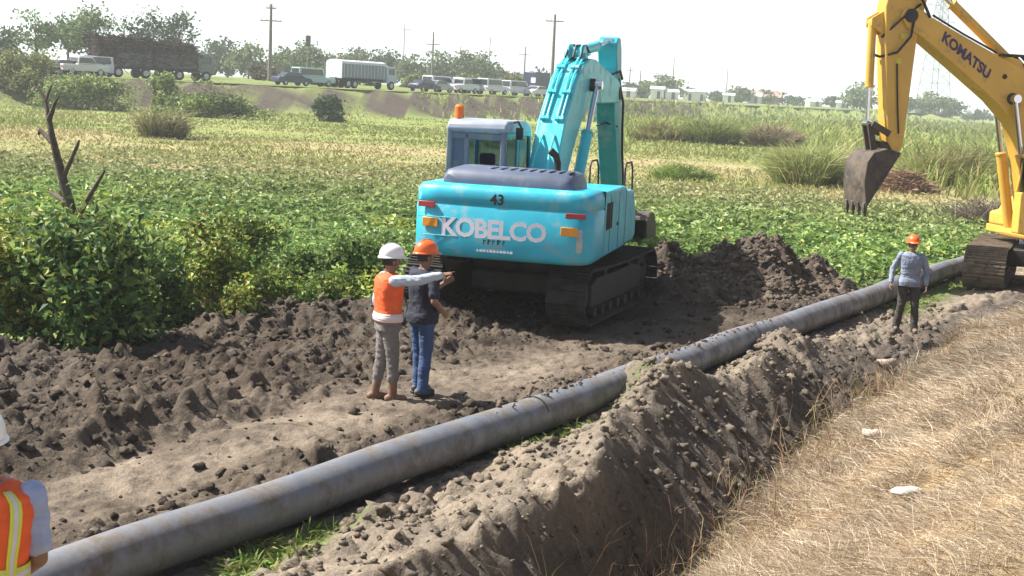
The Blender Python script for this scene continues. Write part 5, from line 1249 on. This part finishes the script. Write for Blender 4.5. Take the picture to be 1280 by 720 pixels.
pole(801, 88, 420, 'far utility pole by the dark small tree', r=.2)
pole(843, 72, 430, 'far thin pole beside the tallest tree of the far line', r=.18)
pole(910, 84, 480, 'far thin pole standing over the wide low bluish tree', r=.18)
# lattice tower
M_steel = mat('galvanised_steel', (.34,.36,.38), .5, metal=.3)
c = at_y(1166, 130, 520); g = float(gz(c[0], c[1])); TW = thing('lattice_tower', 'tall steel lattice power tower seen under the yellow boom', 'power tower', (c[0], c[1], g), .3)
HT = 50.0; wid = lambda z: 4.2*(1-z/HT)**.9+.6
for sx in (-1, 1):
    for sy in (-1, 1): MB().tube([(sx*wid(z), sy*wid(z), z) for z in (0,12,25,38,HT)], .16, 6).build('leg', M_steel, TW)
mb = MB(); zs = [0,6,11.5,16.5,21,25,29,32.5,36,39,42,45,47.5,50]
for z0, z1 in zip(zs[:-1], zs[1:]):
    a, b = wid(z0), wid(z1)
    for (x0,y0),(x1,y1) in (((-1,-1),(1,-1)),((1,-1),(1,1)),((1,1),(-1,1)),((-1,1),(-1,-1))):
        mb.bar((x0*a,y0*a,z0), (x1*b,y1*b,z1), .13); mb.bar((x1*a,y1*a,z0), (x0*b,y0*b,z1), .13); mb.bar((x0*b,y0*b,z1), (x1*b,y1*b,z1), .12)
mb.build('bracing', M_steel, TW, smooth=False)
for z in (34, 40, 46):
    mb = MB()
    for s in (-1, 1): mb.bar((0,-.5,z), (s*6.5,0,z+.3), .14); mb.bar((0,.5,z), (s*6.5,0,z+.3), .14); mb.bar((0,0,z+1.6), (s*6.5,0,z+.3), .12)
    mb.build('crossarm', M_steel, TW, smooth=False)
# small sheds of the far settlement
def shed(px, y, d, w, h, label, wall=(.80,.80,.80), roof=(.6,.62,.64), cat='shed', name='shed'):
    c = at_y(px, y, d); g = float(gz(c[0], c[1])); z0 = max(g, c[2]-h*.5); root = thing(name, label, cat, (c[0], c[1], g-.05), rng.uniform(-.3, .3)); H_ = (c[2]-g)+h*.22; w *= 1.5
    MB().box((0,0,H_/2), (w,w*.8,H_)).build('wall', paint(wall), root, .03)
    MB().prism([(-w*.5,H_),(w*.5,H_),(0,H_+w*.22)], -w*.58, w*.58, axis='x').build('roof', paint(roof), root)
    MB().box((w*.1,-w*.405,1.0), (w*.25,.04,2.0)).build('door', M_wglass, root)
for a in [(785,116,330,2.4,2.2,'white shed touching the turquoise arm on the far road'), (822,114,345,2.2,2.6,'tall white shed before the tallest far tree'), (839,117,345,2.2,2.0,'white shed at the foot of the tallest far tree'),
 (862,117,390,2.0,3.0,'narrow white shed past the tallest far tree'), (874,117,395,2.2,2.6,'white shed between two low bluish far trees'), (911,121,410,2.2,2.2,'white shed beside the square topped far tree'),
 (944,123,430,2.6,3.0,'white shed next to the pink house'), (957,123,440,6.0,2.4,'low house with pinkish walls in the far tree line',(.62,.42,.38),(.45,.3,.26)), (1017,129,460,3.0,2.6,'white shed over the low blue far tree strip'),
 (1053,131,460,2.6,3.0,'white container box standing beside the small round far tree'), (1151,138,470,2.6,3.0,'white shed beneath the lattice tower'), (1166,140,470,2.0,2.6,'narrow white shed past the lattice tower foot'), (1207,143,520,3.4,2.2,'white shed low under the yellow boom')]: shed(*a)
# ================================================================== SMALL THINGS ON THE GROUND
def rock(px, py, r, c, label, name='pale_stone', cat='stone', flat=.6):
    p = foot_on(px, py); V = lumps[rng.integers(10)]*np.array([r, r*.8, r*flat])
    o = link(name, np_mesh(name, V, IF, np.broadcast_to(np.array(c), V.shape), True), M_clod, loc=(p[0], p[1], p[2]+r*flat*.45+(.09 if name == 'white_rag' else .03))); return tag(o, label, cat)
rock(1135, 630, .13, (.62,.58,.52), 'bright white crumpled rag lying on the dry grass slope', 'white_rag', 'rag', .5)
rock(1098, 552, .22, (.42,.37,.31), 'pale stone at the top edge of the dry grass by the ditch')
rock(992, 603, .055, (.6,.57,.52), 'tiny white stone among the ditch weeds')
rock(1108, 463, .16, (.40,.33,.27), 'pinkish earth slab standing on the bank below the walking man', flat=1.0)
rock(1022, 322, .10, (.35,.33,.3), 'small grey stone at the foot of the yellow excavator track')
rock(1006, 367, .10, (.55,.52,.47), 'white stone lying at the foot of the dug heap beside the pipe')
# ================================================================== CAMERA, LIGHT, AIR
cam = bpy.data.cameras.new('camera'); cam.lens = F/1280*36; cam.sensor_width = 36; cam.clip_end = 6000; cam.clip_start = .1
co = bpy.data.objects.new('camera', cam); COL.objects.link(co)
Mx = Matrix.Rotation(math.pi/2-PITCH, 4, 'X') @ Matrix.Rotation(ROLL, 4, 'Z')
co.matrix_world = Matrix.Translation((0,0,EYE)) @ Mx
scene.camera = co
SUN_EL, SUN_AZ = R(49), R(-80)      # azimuth clockwise from +Y (camera looks +Y): the sun stands to the left, a little beyond
sd = Vector((math.sin(SUN_AZ)*math.cos(SUN_EL), math.cos(SUN_AZ)*math.cos(SUN_EL), math.sin(SUN_EL)))
sun = bpy.data.lights.new('sun', 'SUN'); sun.energy = 5.0; sun.angle = R(.55); sun.color = (1,.95,.87)
so = bpy.data.objects.new('sun', sun); COL.objects.link(so)
so.rotation_euler = (-sd).to_track_quat('-Z', 'Y').to_euler()
w = bpy.data.worlds.new('World'); scene.world = w; w.use_nodes = True
N, L = w.node_tree.nodes, w.node_tree.links
sky = N.new('ShaderNodeTexSky'); sky.sky_type = 'NISHITA'; sky.sun_disc = False; sky.sun_elevation = SUN_EL; sky.sun_rotation = SUN_AZ
sky.air_density = 1.0; sky.dust_density = 3.5; sky.ozone_density = 1.0; sky.altitude = 0
N['Background'].inputs['Strength'].default_value = .055
# hazy day: the sky is brightest and whitest towards the horizon
tcw = N.new('ShaderNodeTexCoord'); sx = N.new('ShaderNodeSeparateXYZ'); L.new(tcw.outputs['Generated'], sx.inputs['Vector'])
mr = N.new('ShaderNodeMapRange'); mr.interpolation_type = 'SMOOTHSTEP'; mr.inputs['From Min'].default_value = -.02; mr.inputs['From Max'].default_value = .24; mr.inputs['To Min'].default_value = 1; mr.inputs['To Max'].default_value = 0
L.new(sx.outputs['Z'], mr.inputs['Value'])
mxw = N.new('ShaderNodeMix'); mxw.data_type = 'RGBA'; L.new(mr.outputs['Result'], mxw.inputs['Factor']); L.new(sky.outputs['Color'], mxw.inputs['A']); mxw.inputs['B'].default_value = (10.6, 11.6, 12.8, 1)
L.new(mxw.outputs['Result'], N['Background'].inputs['Color'])
# air: pale haze round the whole scene
mb = MB(); mb.box((100, 785, 38.5), (1520, 1650, 83))
hm = bpy.data.materials.new('pale_air'); hm.use_nodes = True
hn, hl = hm.node_tree.nodes, hm.node_tree.links
hn.remove(hn['Principled BSDF'])
pv = hn.new('ShaderNodeVolumePrincipled'); pv.inputs['Color'].default_value = (.90,.95,1,1); pv.inputs['Density'].default_value = HAZE; pv.inputs['Anisotropy'].default_value = .3
hl.new(pv.outputs['Volume'], hn['Material Output'].inputs['Volume'])
tag(mb.build('haze', hm, smooth=False), kind='stuff')
scene.view_settings.view_transform = 'Standard'; scene.view_settings.look = 'None'
scene.view_settings.exposure = EXPO; scene.view_settings.gamma = 1.0; scene.view_settings.use_curve_mapping = False
scene.cycles.volume_bounces = 1; scene.cycles.max_bounces = 6; scene.cycles.diffuse_bounces = 3; scene.cycles.transparent_max_bounces = 8
scene.cycles.use_denoising = True
scene.cycles.sample_clamp_indirect = 6
